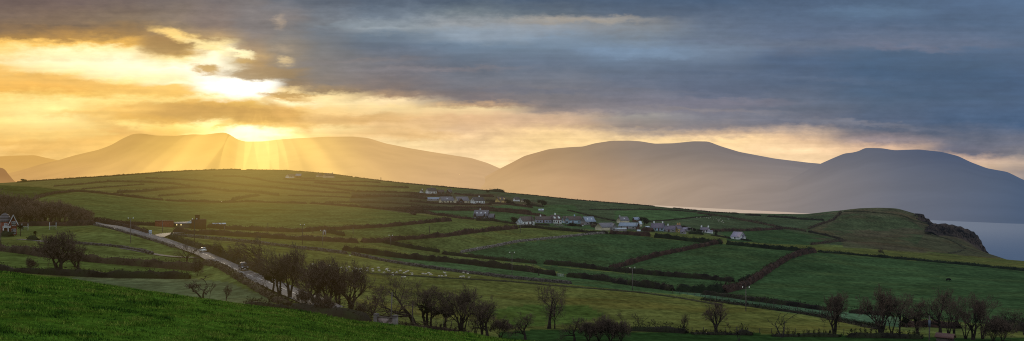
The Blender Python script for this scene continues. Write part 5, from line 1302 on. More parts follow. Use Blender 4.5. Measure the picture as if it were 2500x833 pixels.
def house_on(o, L, W, e, r, wall, roof, x0=0.0, y0=0.0, chim=(), front=3, gables='lr', verge=None, rooflights=0, door=True, dormers=0, wname='wall', rname='roof', over=0.25, back=False, gable_win=True, bw=0.9, bh=1.1, chim_mat=None, sunk=1.5):
    """one gabled block with its ridge along local X; (x0,y0) shifts it; returns nothing, adds parts to the thing o"""
    hl, hw = L / 2, W / 2
    mb = MB()
    prof = [(-hw, -sunk), (hw, -sunk), (hw, e), (0, r), (-hw, e)]
    mb.prism([(p[0] + y0, p[1]) for p in prof], 'x', x0 - hl, x0 + hl)
    mb.build(wname, WALLS[wall], o)
    th = 0.16
    sl = (r - e) / hw
    rb = MB()
    for s in (-1, 1):
        q = [(0, r + 0.02), (s * (hw + over), e - sl * over + 0.02), (s * (hw + over), e - sl * over + th), (0, r + th + 0.02)]
        rb.prism([(p[0] + y0, p[1]) for p in (q if s > 0 else q[::-1])], 'x', x0 - hl - over, x0 + hl + over)
    ro = rb.build(rname, ROOFS[roof], o)
    for c in chim:
        t, cm = (c if isinstance(c, tuple) else (c, None))
        cb = MB(); cb.box((x0 + t * hl, y0, r + 0.35), (0.9, 0.7, 1.5)).box((x0 + t * hl, y0, r + 1.16), (1.05, 0.85, 0.14))
        for k in (-0.2, 0.2): cb.tube((x0 + t * hl + k, y0, r + 1.2), (x0 + t * hl + k, y0, r + 1.55), 0.11, 0.09, 6)
        cb.build('chimney', WALLS[cm] if cm else POT, ro)
    if verge:
        for s in (-1, 1):
            vb = MB(); xx = x0 + s * (hl + over)
            for g in (-1, 1):
                q = [(0, r - 0.10), (g * (hw + over), e - sl * over - 0.10), (g * (hw + over), e - sl * over + th + 0.04), (0, r + th + 0.06)]
                vb.prism([(p[0] + y0, p[1]) for p in q], 'x', xx - 0.04 + s * 0.05, xx + 0.04 + s * 0.05)
            vb.build('bargeboard', FRAME, ro)
    def window(cx, cy, cz, w, h, axis):
        fb = MB(); t = 0.09
        def bx(du, dz, su, sz, dep):
            if axis == 'y': fb.box((cx + du, cy, cz + dz), (su, dep, sz))
            else: fb.box((cx, cy + du, cz + dz), (dep, su, sz))
        bx(0, h / 2, w + t, t, 0.14); bx(0, -h / 2, w + t, t, 0.14); bx(-w / 2, 0, t, h - t, 0.14); bx(w / 2, 0, t, h - t, 0.14)
        f = fb.build('window', FRAME, o)
        pb = MB(); pb.box((cx, cy, cz), (w - t, 0.07, h - t) if axis == 'y' else (0.07, w - t, h - t)); pb.build('pane', GLASS, f)
    if front:
        n = front + (1 if door else 0)
        for i in range(n):
            xx = x0 - hl + L * (i + 0.5) / n
            if door and i == n // 2:
                db = MB(); db.box((xx, y0 - hw - 0.02, 1.0), (0.95, 0.10, 2.05)); db.build('door', DOORM, o)
            else: window(xx, y0 - hw, max(1.15, e * 0.5), bw * 1.3, bh, 'y')
            if e > 4.4: window(xx, y0 - hw, e - 1.2, bw * 1.2, bh, 'y')
    if gable_win:
        for s in (-1, 1):
            if ('l' if s < 0 else 'r') in gables:
                window(x0 + s * hl, y0, e + (r - e) * 0.25, bw, bh, 'x')
    for k in range(rooflights):
        xx = x0 - hl + L * (k + 0.7) / (rooflights + 0.4); yy = -hw * 0.5; zz = e + (r - e) * 0.5 + th + 0.05
        sb = MB(); d = 0.45
        sb.add([(xx - 0.4, y0 + yy - d, zz - sl * d), (xx + 0.4, y0 + yy - d, zz - sl * d), (xx + 0.4, y0 + yy + d, zz + sl * d), (xx - 0.4, y0 + yy + d, zz + sl * d)], [(0, 1, 2, 3)]); sb.build('rooflight', SKYG, ro)
    for k in range(dormers):
        xx = x0 - hl + L * (k + 0.5) / dormers; yb = y0 - hw * 0.75; z0 = e + sl * hw * 0.2
        db = MB(); db.box((xx, yb + hw * 0.25, z0 + 0.5), (1.5, hw * 0.6, 1.3)); db.prism([(xx - 0.9, z0 + 1.15), (xx + 0.9, z0 + 1.15), (xx, z0 + 1.85)], 'y', yb - 0.15, yb + hw * 0.55)
        dd = db.build('dormer', WALLS[wall if wall in ('white', 'yellow', 'blue') else 'white'], ro)


def house(px, py, rot, wpx, hpx, label, wall, roof, ratio=0.62, efrac=0.5, extra=None, name='house', cat='house', **kw):
    """wpx, hpx: how wide and high it stands in the photograph, turned by rot degrees"""
    p = spot(px, py); s = p.y / F
    a = R(abs(rot)) + abs(math.atan2(px - CX, F)) * 0
    L = wpx * s / (math.cos(a) + ratio * math.sin(a)); W = ratio * L; r = hpx * s; e = r * efrac
    o = empty(name, p, R(rot) - math.atan2(px - CX, F))
    house_on(o, L, W, e, r, wall, roof, **kw)
    if extra: extra(o, L, W, e, r, s)
    return tag(o, label, cat)


def ext(dx, dy, fl, fw, fr, wall, roof, cross=False, **kw):
    """an extension: offset and size as fractions of the main block; cross turns its ridge towards the front"""
    def f(o, L, W, e, r, s):
        if not cross:
            house_on(o, L * fl, W * fw, e * fr, r * fr, wall, roof, x0=dx * L, y0=dy * W, wname='annexe_wall', rname='annexe_roof', **kw)
        else:
            l2, w2 = W * fl, L * fw
            sub = bpy.data.objects.new('wing', None)
            hl, hw = l2 / 2, w2 / 2; ee, rr = e * fr, r * fr
            mb = MB(); mb.prism([(dx * L - hw, -1.5), (dx * L + hw, -1.5), (dx * L + hw, ee), (dx * L, rr), (dx * L - hw, ee)], 'y', dy * W - hl, dy * W + hl); mb.build('wing_wall', WALLS[wall], o)
            bpy.data.objects.remove(sub)
            rb = MB(); sl = (rr - ee) / hw; ov = 0.25; th = 0.16
            for q in (-1, 1):
                pr = [(dx * L, rr + 0.02), (dx * L + q * (hw + ov), ee - sl * ov + 0.02), (dx * L + q * (hw + ov), ee - sl * ov + th), (dx * L, rr + th + 0.02)]
                rb.prism(pr, 'y', dy * W - hl - ov, dy * W + hl)
            rb.build('wing_roof', ROOFS[roof], o)
            fb = MB(); fb.box((dx * L, dy * W - hl - 0.01, ee * 0.55), (w2 * 0.42, 0.12, ee * 0.7)); f_ = fb.build('window', FRAME, o)
            pb = MB(); pb.box((dx * L, dy * W - hl - 0.05, ee * 0.55), (w2 * 0.36, 0.10, ee * 0.62)); pb.build('pane', GLASS, f_)
    return f
def both(*fs):
    def f(*a):
        for g in fs: g(*a)
    return f

# the bungalows along the lower lane, left to right
house(1176, 536.5, -14, 40, 23, 'large dark stone house with a grey-blue roof and small rooflights, alone left of the village', 'stone', 'slate', ratio=0.7, efrac=0.42, rooflights=3, front=2, gable_win=False, chim=(-0.2,),
      extra=both(ext(-0.34, -0.5, 0.5, 0.26, 0.72, 'stone', 'slate', True), ext(0.32, -0.5, 0.45, 0.24, 0.66, 'stone', 'slate', True), ext(0.68, 0.05, 0.42, 0.7, 0.62, 'stone', 'slate', front=1, door=False, gable_win=False)))
house(1284, 549, 38, 42, 20, 'white gabled bungalow with a dark brown roof, leftmost of the lower row', 'white', 'brown', ratio=0.6, efrac=0.46, front=2, gables='l', gable_win=False,
      extra=ext(-0.55, 0.05, 0.24, 0.6, 0.55, 'white', 'pale', front=0, door=False, gable_win=False))
house(1326, 544, 8, 40, 15, 'long pale lilac bungalow with a brown roof and one white chimney', 'lilac', 'brown', ratio=0.6, efrac=0.5, front=4, chim=((-0.35, 'white'),), gable_win=False)
house(1355, 545, 34, 33, 20, 'white house with a big white dormer block on its dark roof and a red base', 'white', 'brown', ratio=0.85, efrac=0.42, front=3, chim=((0.0, 'white'),), dormers=2, gables='l')
house(1396, 545.5, 14, 49, 17, 'long blue-white bungalow with a brown roof between two pale gables', 'blue', 'brown', ratio=0.5, efrac=0.48, front=2, chim=((0.3, 'blue'),), gable_win=False,
      extra=ext(-0.36, -0.35, 0.8, 0.26, 0.95, 'blue', 'brown', True))
house(1436, 549, 36, 37, 19.5, 'house with large pale grey-blue roof and greyish gable, fifth in the lower row', 'grey', 'blue', ratio=0.75, efrac=0.42, rooflights=2, front=2, gables='l', gable_win=False)
house(1478, 562, 36, 50, 17.5, 'cream farm building with twin grey roofs, in front of the village', 'cream', 'slate', ratio=0.72, efrac=0.42, front=0, door=False, gable_win=False, name='barn', cat='barn',
      extra=both(ext(0.30, -0.45, 0.5, 0.4, 0.92, 'grey', 'slate', True)))
house(1510, 563.5, -6, 40, 6.5, 'low open shed with a flat pale sheet roof beside the cream barn', 'grey', 'pale', ratio=0.5, efrac=0.8, front=0, door=False, gable_win=False, name='shed', cat='shed')
house(1535, 558.5, -20, 50, 14.5, 'long barn with a blue-grey roof and a brown end gable', 'grey', 'blue', ratio=0.45, efrac=0.45, front=2, gables='r', gable_win=False, name='barn', cat='barn',
      extra=ext(0.5, 0.0, 0.06, 1.0, 1.0, 'brown', 'blue', front=0, door=False, gable_win=False))
house(1521, 544.5, 34, 31, 15, 'cream house with a grey-green roof behind the long barn', 'cream', 'slate', ratio=0.75, efrac=0.42, front=0, door=False, gable_win=False, rooflights=1, chim=(-0.8,))
house(1553, 541.5, 28, 18, 11, 'small brown stone house with a pale blue roof behind the long barn', 'brown', 'blue', ratio=0.8, efrac=0.5, front=1, door=False, gable_win=False)
house(1562, 553, 50, 11, 13, 'narrow cream gabled cottage end just right of the long barn', 'cream', 'pale', ratio=0.9, efrac=0.5, front=0, door=False, gable_win=True, gables='l')
house(1606, 563, -12, 34, 18, 'low white cottage with a purple slate roof and two chimneys', 'blue', 'purple', ratio=0.55, efrac=0.38, front=3, chim=((-0.6, 'white'), (0.75, 'white')), gable_win=False)
house(1634, 565.5, -8, 32, 14, 'low purple-roofed cottage tucked left of the yellow house', 'grey', 'purple', ratio=0.55, efrac=0.38, front=2, chim=((-0.2, 'white'),), gable_win=False)
house(1655, 567, 52, 21, 17.5, 'tall yellow gabled house with ochre chimneys and a purple roof', 'yellow', 'purple', ratio=0.75, efrac=0.52, front=2, chim=((-0.1, 'orange'), (0.8, 'orange')), gables='l')
house(1668, 571, -30, 15, 11, 'small grey lean-to house against the right side of the yellow house', 'grey', 'purple', ratio=0.8, efrac=0.5, front=1, door=False, gable_win=False)
house(1676, 564, -5, 18, 8, 'low purple roof behind the yellow house', 'grey', 'lilac', ratio=0.5, efrac=0.45, front=1, door=False, gable_win=False)
house(1721, 567.5, -22, 24, 12, 'small white house with a chimney at each end', 'white', 'purple', ratio=0.6, efrac=0.5, front=2, chim=((-0.85, 'white'), (0.85, 'white')), gables='r', gable_win=False,
      extra=ext(0.70, -0.25, 0.55, 0.7, 0.42, 'white', 'lilac', front=0, door=False, gable_win=False))
house(1802, 584.5, -42, 36, 18, 'lone white gabled house with a lilac roof, rightmost of the village', 'white', 'lilac', ratio=0.8, efrac=0.36, front=1, door=False, gables='r',
      extra=ext(0.52, 0.12, 0.2, 0.4, 0.7, 'white', 'lilac', front=0, door=False, gable_win=False))
house(1321, 516, 0, 12, 5.5, 'tiny shed with a bright pale blue roof on the slope above the bungalows', 'grey', 'pale', ratio=0.6, efrac=0.5, front=1, door=False, gable_win=False, name='shed', cat='shed')
# the upper rows
house(1029, 470.5, 55, 9, 6.5, 'very small white gable at the left end of the top row', 'white', 'dark', ratio=0.8, efrac=0.4, front=0, door=False, gable_win=False, chim=((0.9, 'white'),))
house(1053, 472.5, 32, 28, 13, 'white gabled house with a dark roof and chimney in the top row', 'white', 'dark', ratio=0.6, efrac=0.42, front=2, chim=((0.1, 'grey'),), gables='l')
house(1076, 473.5, 20, 18, 10, 'dark brown roofed house between the white house and the brick gables of the top row', 'brown', 'brown', ratio=0.6, efrac=0.42, front=1, door=False, gable_win=False)
house(1097, 472.5, 50, 15, 11, 'brick house with white edged gables at the right end of the top row', 'brown', 'dark', ratio=0.9, efrac=0.35, front=1, door=False, gable_win=False, verge=True)
house(1060, 490, 6, 33, 8, 'long low building with pale blue-grey roofs, leftmost of the middle row', 'grey', 'blue', ratio=0.45, efrac=0.45, front=2, door=False, gable_win=False)
house(1090, 495, 18, 37, 14.5, 'house with a broad grey slate roof in the middle row', 'cream', 'slate', ratio=0.62, efrac=0.36, front=3, gable_win=False, rooflights=1)
house(1127, 496, 30, 38, 15.5, 'cream edged gabled house with a grey roof, left of the bright white house', 'cream', 'slate', ratio=0.7, efrac=0.36, front=2, gable_win=False, verge=True,
      extra=ext(-0.32, -0.42, 0.55, 0.42, 0.74, 'brown', 'brown', True))
house(1166, 496.5, 34, 35, 15, 'bright white gabled house with a dark roof and a row of dark windows', 'white', 'dark', ratio=0.6, efrac=0.42, front=4, gables='l', chim=((0.3, 'white'),), door=False)
house(1223, 495, 38, 28, 14, 'yellow gabled house with a brown roof and dormers on the upper hill', 'yellow', 'brown', ratio=0.62, efrac=0.42, front=1, gables='l', dormers=2, gable_win=False)
house(1261, 491.5, 40, 17, 10, 'white gabled house with a dark roof, right of the yellow gabled house', 'white', 'dark', ratio=0.6, efrac=0.45, front=0, door=False, gables='l', gable_win=False)
house(1278, 493, 40, 13, 7, 'low pale house at the right end of the upper rows, above the red car', 'cream', 'dark', ratio=0.7, efrac=0.45, front=0, door=False, gable_win=False)
house(711, 434, 42, 27, 8.5, 'white gabled farmhouse with a brown roof near the hilltop, in the haze', 'white', 'brown', ratio=0.55, efrac=0.35, front=1, gable_win=False)
house(729, 434.5, -10, 14, 10, 'farm building with a bright sheet roof beside the hilltop farmhouse', 'brown', 'blue', ratio=0.6, efrac=0.5, front=1, door=False, gable_win=False, name='barn', cat='barn')
house(780, 432, 45, 17, 7.5, 'pale gabled house left of the dark-roofed one near the hilltop', 'cream', 'brown', ratio=0.7, efrac=0.4, front=0, door=False, gable_win=True, gables='l')
house(802, 434, 32, 28, 10.5, 'dark-roofed hilltop house on the right, against the skyline', 'cream', 'dark', ratio=0.6, efrac=0.4, front=0, door=False, gable_win=True, gables='l', chim=(0.9,))
house(1559, 566, 20, 9, 4.5, 'small pale sheet-roofed garden shed in front of the long barn', 'grey', 'pale', ratio=0.7, efrac=0.6, front=0, door=True, gable_win=False, name='shed', cat='shed')
house(1581, 557.5, -10, 9, 5, 'small pale hut between the dark rounded tree and the white cottage', 'white', 'pale', ratio=0.6, efrac=0.6, front=0, door=True, gable_win=False, name='shed', cat='shed')
house(1421, 551.5, 20, 8, 6, 'tiny white garage left of the grey-roofed house gable', 'white', 'brown', ratio=0.8, efrac=0.55, front=0, door=True, gable_win=False, name='garage', cat='garage')
# by the road and at the edges
house(183, 541, -18, 28, 10, 'roofless yellowish stone outbuilding at the right end of the bare wood', 'ruin', 'brown', ratio=0.5, efrac=0.62, front=1, door=False, gable_win=False, name='outbuilding', cat='outbuilding')
house(2308, 833, -16, 40, 17, 'small stone shed with a rusty red roof at the bottom right', 'stone', 'red', ratio=0.55, efrac=0.62, front=0, door=True, gable_win=False, name='shed', cat='shed')


def brick_house():
    p = spot(14, 575); s = p.y / F
    o = empty('brick_house', p, -math.atan2(14 - CX, F))
    h = 51 * s; e = 33 * s; w = 15 * s
    # right wing: gable turned to the viewer
    gx = 16 * s
    mb = MB(); mb.prism([(gx - w / 2, -2), (gx + w / 2, -2), (gx + w / 2, e), (gx, h - 0.3), (gx - w / 2, e)], 'y', -2.2, 5.0); mb.build('gable_wall', WALLS['brick'], o)
    rb = MB(); sl = (h - e) / (w / 2)
    for q in (-1, 1):
        rb.prism([(gx, h - 0.25), (gx + q * (w / 2 + 0.4), e - sl * 0.4 + 0.05), (gx + q * (w / 2 + 0.4), e - sl * 0.4 + 0.25), (gx, h)], 'y', -2.6, 5.2)
    ro = rb.build('gable_roof', ROOFS['purple'], o)
    vb = MB()
    for q in (-1, 1):
        vb.prism([(gx, h - 0.45), (gx + q * (w / 2 + 0.5), e - sl * 0.5 - 0.15), (gx + q * (w / 2 + 0.5), e - sl * 0.5 + 0.33), (gx, h + 0.08)], 'y', -2.74, -2.61)
    vb.build('bargeboard', FRAME, ro)
    # main body to the left, ridge across the view
    mb = MB(); x1 = gx - w / 2; x0 = x1 - 30 * s; hw = 3.4
    mb.prism([(-0.6, -2), (6.2, -2), (6.2, e), (2.8, h - 1.0), (-0.6, e)], 'x', x0, x1 + 0.05); mb.build('main_wall', WALLS['brick'], o)
    rb = MB()
    for q in (-1, 1):
        rb.prism([(2.8, h - 0.95), (2.8 + q * 3.8, e - 0.3), (2.8 + q * 3.8, e - 0.1), (2.8, h - 0.75)], 'x', x0 - 0.2, x1)
    mr = rb.build('main_roof', ROOFS['purple'], o)
    # domed roof at the left edge
    db = MB(); cx = gx - 18 * s
    prof = [(2.2, e), (2.1, e + 1.2), (1.6, e + 2.3), (0.9, e + 3.1), (0.15, e + 3.5)]
    for a, b in zip(prof[:-1], prof[1:]): db.tube((cx, -0.2, a[1]), (cx, -0.2, b[1]), a[0], b[0], 12)
    db.build('turret_roof', ROOFS['lead'], o)
    tb = MB(); tb.tube((cx, -0.2, -2), (cx, -0.2, e), 2.1, 2.1, 12); tb.build('turret_wall', WALLS['brick'], o)
    def win(cx, cy, cz, w, h):
        fb = MB(); t = 0.12
        for d in (-1, 1):
            fb.box((cx, cy, cz + d * h / 2), (w + t, 0.16, t)); fb.box((cx + d * w / 2, cy, cz), (t, 0.16, h - t))
        fb.box((cx, cy, cz), (w - t, 0.12, 0.07)); fb.box((cx - w * 0.17, cy, cz), (0.06, 0.10, h - t)); fb.box((cx + w * 0.17, cy, cz), (0.06, 0.10, h - t))
        f = fb.build('window', FRAME, o); pb = MB(); pb.box((cx, cy + 0.02, cz), (w, 0.04, h)); pb.build('pane', GLASS, f)
    win(gx + 0.2, -2.22, 29.5 * s, 8.5 * s, 9.5 * s); win(gx + 0.2, -2.22, 10 * s, 8.5 * s, 12 * s); win(gx - 16 * s, -2.3, 25 * s, 6 * s, 10 * s)
    pc = MB(); px = gx - 14 * s
    pc.box((px, -2.5, 21 * s), (17 * s, 3.6, 4.0 * s)).box((px, -2.5, 23.3 * s), (18 * s, 3.9, 0.8 * s)); po = pc.build('porch', FRAME, o)
    for d in (-7, 3): cb = MB(); cb.tube((px + d * s, -4.0, -1), (px + d * s, -4.0, 19.2 * s), 0.24, 0.2, 10); cb.build('column', FRAME, po)
    return tag(o, 'two-storey red brick house with a white-edged gable and porch at the left edge', 'house')
brick_house()


def brick_complex():
    p = spot(441, 556); s = p.y / F; rz = -math.atan2(441 - CX, F)
    o = empty('brick_building', p, rz)
    b = lambda x0, x1, h, y, d: (((x0 + x1) / 2 * s, y, h * s / 2 - 1.0), ((x1 - x0) * s, d, h * s + 2.0))
    MB().box(*b(-58, -16, 17, 1.5, 7)).build('red_block', WALLS['brick'], o)
    MB().box((-37 * s, 1.5, 17 * s + 0.05), (43 * s, 7.3, 0.16)).build('coping', WALLS['brown'], o)
    MB().box(*b(-16, 25, 10, 2.2, 6)).build('low_wall', WALLS['stone'], o)
    rb = MB(); rb.add([(-17 * s, -1.4, 10.2 * s), (25 * s, -1.4, 10.4 * s), (25 * s, 6, 14 * s), (-17 * s, 6, 13 * s), (-17 * s, -1.4, 9.6 * s), (25 * s, -1.4, 9.8 * s), (25 * s, 6, 13.4 * s), (-17 * s, 6, 12.4 * s)], [(0, 1, 2, 3), (7, 6, 5, 4), (0, 4, 5, 1), (1, 5, 6, 2), (2, 6, 7, 3), (3, 7, 4, 0)])
    rb.build('low_roof', ROOFS['slate'], o)
    MB().prism([(12 * s, 10.8 * s), (24.8 * s, 10.8 * s), (24.8 * s, 18 * s)], 'y', -1.2, 3).build('skylight', ROOFS['pale'], o)
    for x in (-9, 1): MB().box((x * s, -0.84, 7.4 * s), (2.4 * s, 0.10, 3.2 * s)).build('window', LIT, o)
    MB().box(*b(25, 59, 20, 0.5, 9)).build('dark_block', WALLS['darkbrick'], o)
    tw = MB(); tw.box((38.5 * s, 0.5, 25 * s), (10 * s, 3.0, 10.2 * s), taper=1.12).box((38.5 * s, 0.5, 30.4 * s), (12.5 * s, 3.9, 0.8 * s)); tw.build('tower', WALLS['darkbrick'], o)
    return tag(o, 'low red and dark brick building with square tower and lit windows behind the junction', 'building')
brick_complex()
p_ = spot(535, 555.5); s_ = p_.y / F
g_ = empty('greenhouse', p_, -math.atan2(535 - CX, F))
MB().box((0, 0, 0.3), (32 * s_, 3.2, 2.6)).build('wall', WALLS['darkbrick'], g_)
for k in (-11, 0, 11): MB().prism([(-1.7, 1.7), (1.7, 1.7), (0, 2.35)], 'x', (k - 5) * s_, (k + 5) * s_).build('roof', ROOFS['pale'], g_)
tag(g_, 'low dark outbuilding with three short pale roof lights right of the brick tower', 'outbuilding')
p_ = spot(792, 573); s_ = p_.y / F
u_ = empty('utility_hut', p_)
MB().box((0, 0, 5 * s_ - 0.5), (6.5 * s_, 1.6, 10 * s_ + 1)).build('wall', WALLS['grey'], u_); MB().box((0, 0, 10.2 * s_), (7.2 * s_, 1.9, 0.18)).build('roof', ROOFS['slate'], u_)
MB().box((0.3, -0.82, 3.6 * s_), (2.4 * s_, 0.05, 6.6 * s_)).build('door', WALLS['darkbrick'], u_)
tag(u_, 'tiny grey utility hut behind the double insulator pole', 'hut')
# white parapet with end pillars at the bottom of the sheep field
p0 = spot(920, 795); p1 = p0 + Vector((47 * p0.y / F, -1.5, 0.0)); mid = (p0 + p1) / 2; d_ = p1 - p0
w_ = empty('parapet_wall', mid, math.atan2(d_.y, d_.x)); ln = d_.length
MB().box((0, 0, 0.35), (ln, 0.4, 1.9)).build('wall', mat('parapet_render', (0.24, 0.19, 0.18), (0.07, 0.055, 0.05), scale=1.6, contrast=(0.42, 0.6)), w_)
MB().box((0, 0, 1.35), (ln + 0.2, 0.5, 0.12)).build('coping', WALLS['stone'], w_)
for q in (-1, 1):
    pb = MB(); pb.box((q * (ln / 2 + 0.1), 0, 0.45), (0.62, 0.62, 2.5)).box((q * (ln / 2 + 0.1), 0, 1.76), (0.76, 0.76, 0.16), taper=0.7); pb.build('pillar', mat('pillar_render', (0.17, 0.155, 0.15), (0.09, 0.08, 0.078), scale=1.4), w_)
tag(w_, 'pale stained parapet wall with end pillars at the foot of the green slope', 'parapet')

# ---------------------------------------------------------------- poles, goal posts, signs, fences, gate
POLEM = mat('pole_wood', (0.13, 0.115, 0.105), (0.08, 0.07, 0.065), scale=1.0)
POLED = mat('pole_dark', (0.060, 0.05, 0.046), (0.04, 0.034, 0.03), scale=1.0)
CERAM = mat('white_insulator', (0.85, 0.85, 0.82), (0.75, 0.75, 0.72), scale=2.0, rough=0.2, spec=0.5)
STEEL = mat('painted_steel', (0.52, 0.55, 0.56), (0.42, 0.45, 0.46), scale=2.0, rough=0.5)


def pole(px, py, top, label, kind='twin', dark=False, lean=0.0, lamp=False):
    p = spot(px, py); h = (py - top) / F * p.y
    o = empty('electricity_pole', p, -math.atan2(px - CX, F))
    r = max(0.13, 0.00042 * p.y)
    MB().tube((0, 0, -0.6), (lean * h, 0, h), r, r * 0.7, 8).build('pole', POLED if dark else POLEM, o)
    if kind == 'twin':
        MB().box((lean * h, 0, h - 0.25), (1.9, 0.14, 0.14)).build('crossarm', POLED, o)
        sz = max(0.14, 0.00045 * p.y)
        for q in (-0.85, 0.85):
            MB().tube((lean * h + q, 0, h - 0.18), (lean * h + q, 0, h + 0.12), sz * 0.5, sz * 0.8, 8).tube((lean * h + q, 0, h + 0.12), (lean * h + q, 0, h + 0.3), sz, sz * 0.5, 8).build('insulator', CERAM, o)
    elif kind == 'top':
        MB().box((lean * h, 0, h - 0.2), (1.0, 0.12, 0.12)).build('crossarm', POLED, o)
    elif kind == 'box':
        MB().box((0, -0.22, h - 1.3), (0.38, 0.3, 1.1)).build('transformer_box', mat('blue_grey_paint', (0.09, 0.105, 0.14), (0.07, 0.08, 0.105), scale=2.0), o)
        MB().box((0.1, 0, h - 0.1), (0.8, 0.12, 0.12)).build('crossarm', POLED, o)
    return tag(o, label, 'pole')
pole(319, 594, 533, 'pole with two white insulators standing in the field left of the junction')
pole(475, 593, 535, 'pole with two bright insulators in front of the brick tower', dark=True)
pole(397, 568, 541, 'short pole with a small crossarm behind the road sign', 'top')
pole(738, 598, 549, 'pole with two white insulators right of the wind-swept trees, beside the big field', dark=True)
pole(788, 600, 563, 'pole with two white insulators in front of the tiny utility hut')
pole(954, 601, 575, 'short pole with two insulators at the corner of the middle pastures')
pole(1250, 679, 617, 'tall pale pole with two insulators at the right end of the flock')
pole(1544, 709, 654, 'pole with two insulators in front of the red-brown field hedge')
pole(1821, 760, 702, 'pole with two insulators by the wire fence, before the big right-hand field')
pole(954, 794, 714, 'tall plain leaning pole behind the pale parapet', 'plain', lean=0.04)
pole(1006, 797, 735, 'plain pole beside the leaning tree of the middle row', 'plain', lean=0.03)
pole(2269, 833, 771, 'pole with a blue-grey box near its top at the lower right', 'box')
pole(1270, 568, 538, 'pale pole in the pasture before the white gabled bungalow', 'plain')
pole(1298, 551, 527, 'thin dark pole between the first two bungalows', 'plain', True)
pole(1380, 552, 529, 'thin dark pole before the blue bungalow', 'plain', True)
pole(654, 572, 544, 'thin dark pole at the foot of the big sunlit field, left of the double pole', 'plain', True)
pole(764, 570, 554, 'short thin pole in the hedge left of the tiny hut', 'plain', True)
pole(1049, 569, 551, 'thin dark pole in the pasture below the dark stone house', 'plain', True)
pole(1691, 567, 557, 'short pale pole right of the yellow house', 'plain')
pole(548, 568, 552, 'short pole with crossarm right of the greenhouse roofs', 'top')
pole(862, 572, 556, 'faint thin pole in front of the long hedge below the big field', 'plain')
pole(930, 442, 433, 'tiny pole on the skyline right of the hilltop houses', 'plain', True)
pole(2, 596, 536, 'thin pale pole at the very left edge before the brick house', 'plain')


def goal(px, py, hpx, wpx, label):
    p = spot(px, py); s = p.y / F
    o = empty('goal_posts', p, -math.atan2(px - CX, F))
    for q in (-1, 1): MB().tube((q * wpx / 2 * s, 0, -0.3), (q * wpx / 2 * s, 0, hpx * s), 0.09, 0.08, 6).build('post', STEEL, o)
    MB().tube((-wpx / 2 * s, 0, hpx * s * 0.52), (wpx / 2 * s, 0, hpx * s * 0.52), 0.08, 0.08, 6).build('crossbar', STEEL, o)
    nb = MB(); n = 12
    for i in range(n + 1):
        x = -wpx / 2 * s + wpx * s * i / n
        nb.tube((x, 0, hpx * s * 0.52), (x, 1.0, 0), 0.02, 0.02, 3)
    for k in range(6):
        t = k / 6; nb.tube((-wpx / 2 * s, 1.0 * t, hpx * s * 0.52 * (1 - t)), (wpx / 2 * s, 1.0 * t, hpx * s * 0.52 * (1 - t)), 0.02, 0.02, 3)
    nb.build('net', mat('green_net', (0.06, 0.14, 0.10), (0.05, 0.11, 0.08), scale=2.0), o)
    return tag(o, label, 'goal')
goal(129, 562, 19, 14, 'goal posts with a green net on the playing field, right one of two')
goal(61, 563, 17, 13, 'goal posts with a green net next to the brick house, left one of two')

p = spot(367, 578); s = p.y / F; o = empty('road_sign', p, -math.atan2(367 - CX, F))
for q in (-2, 2): MB().tube((q * s, 0, -0.3), (q * s, 0, 9 * s), 0.06, 0.06, 6).build('post', STEEL, o)
MB().box((0, -0.1, 11.5 * s), (6.6 * s, 0.08, 8.6 * s)).build('panel', mat('sign_blue_white', (0.42, 0.55, 0.70), (0.36, 0.48, 0.62), scale=0.8), o)
MB().box((0, -0.16, 13.2 * s), (5.2 * s, 0.03, 3.2 * s)).build('panel_band', FRAME, o)
tag(o, 'pale blue and white direction sign at the road junction', 'road sign')
p = spot(420, 578); s = p.y / F; o = empty('road_sign', p, 0.5 - math.atan2(420 - CX, F))
for q in (-1.8, 1.8): MB().tube((q * s, 0, -0.3), (q * s, 0, 6 * s), 0.06, 0.06, 6).build('post', STEEL, o)
MB().box((0, 0.1, 6.5 * s), (6 * s, 0.08, 7 * s)).build('panel', mat('sign_back', (0.045, 0.05, 0.06), (0.03, 0.035, 0.045), scale=0.8), o)
tag(o, 'dark back of a sign on the right side of the junction', 'road sign')
p = spot(225, 546); s = p.y / F; o = empty('road_sign', p, -math.atan2(225 - CX, F))
MB().tube((0, 0, -0.3), (0, 0, 7 * s), 0.06, 0.06, 6).build('post', STEEL, o)
MB().tube((0, -0.08, 7.2 * s), (0, -0.14, 7.2 * s), 2.0 * s, 2.0 * s, 14).build('panel', CERAM, o)
tag(o, 'round white road sign where the road leaves the wood', 'road sign')


def fence(pts, spacing, h, label, wires=3, rail=None):
    P = polyline(pts, 2); Q, t = resample(P, spacing)
    o = empty('wire_fence', Q[0]); o0 = Q[0]
    r_ = random.Random(len(pts) + int(pts[0][0]))
    tops = []
    for q in Q[:95]:
        hh = h * r_.uniform(0.85, 1.1); tops.append(q - o0)
        MB().tube(q - o0 + np.array([0, 0, -0.3]), q - o0 + np.array([r_.uniform(-0.06, 0.06), 0, hh]), 0.075, 0.065, 5).build('post', POLED, o)
    wb = MB()
    for k in range(wires):
        z = h * (0.35 + 0.25 * k)
        for a, b in zip(tops[:-1], tops[1:]): wb.tube(a + np.array([0, 0, z]), b + np.array([0, 0, z]), 0.012, 0.012, 3)
    wb.build('wire', POLED, o)
    return tag(o, label, 'fence')
fence([(1642,716),(1700,722),(1760,731),(1830,741),(1900,751),(1960,761),(2020,772)], 3.2, 1.2, 'wire fence on dark posts crossing the pale strip above the bramble bank')
fence([(1690,811),(1760,812),(1840,813),(1920,815),(2000,817),(2060,818)], 2.2, 1.15, 'post and wire fence along the bottom, behind the lone round tree')
fence([(1050,797),(1090,797),(1130,797),(1170,797),(1230,797)], 2.4, 1.0, 'low post and wire fence behind the middle row of trees')
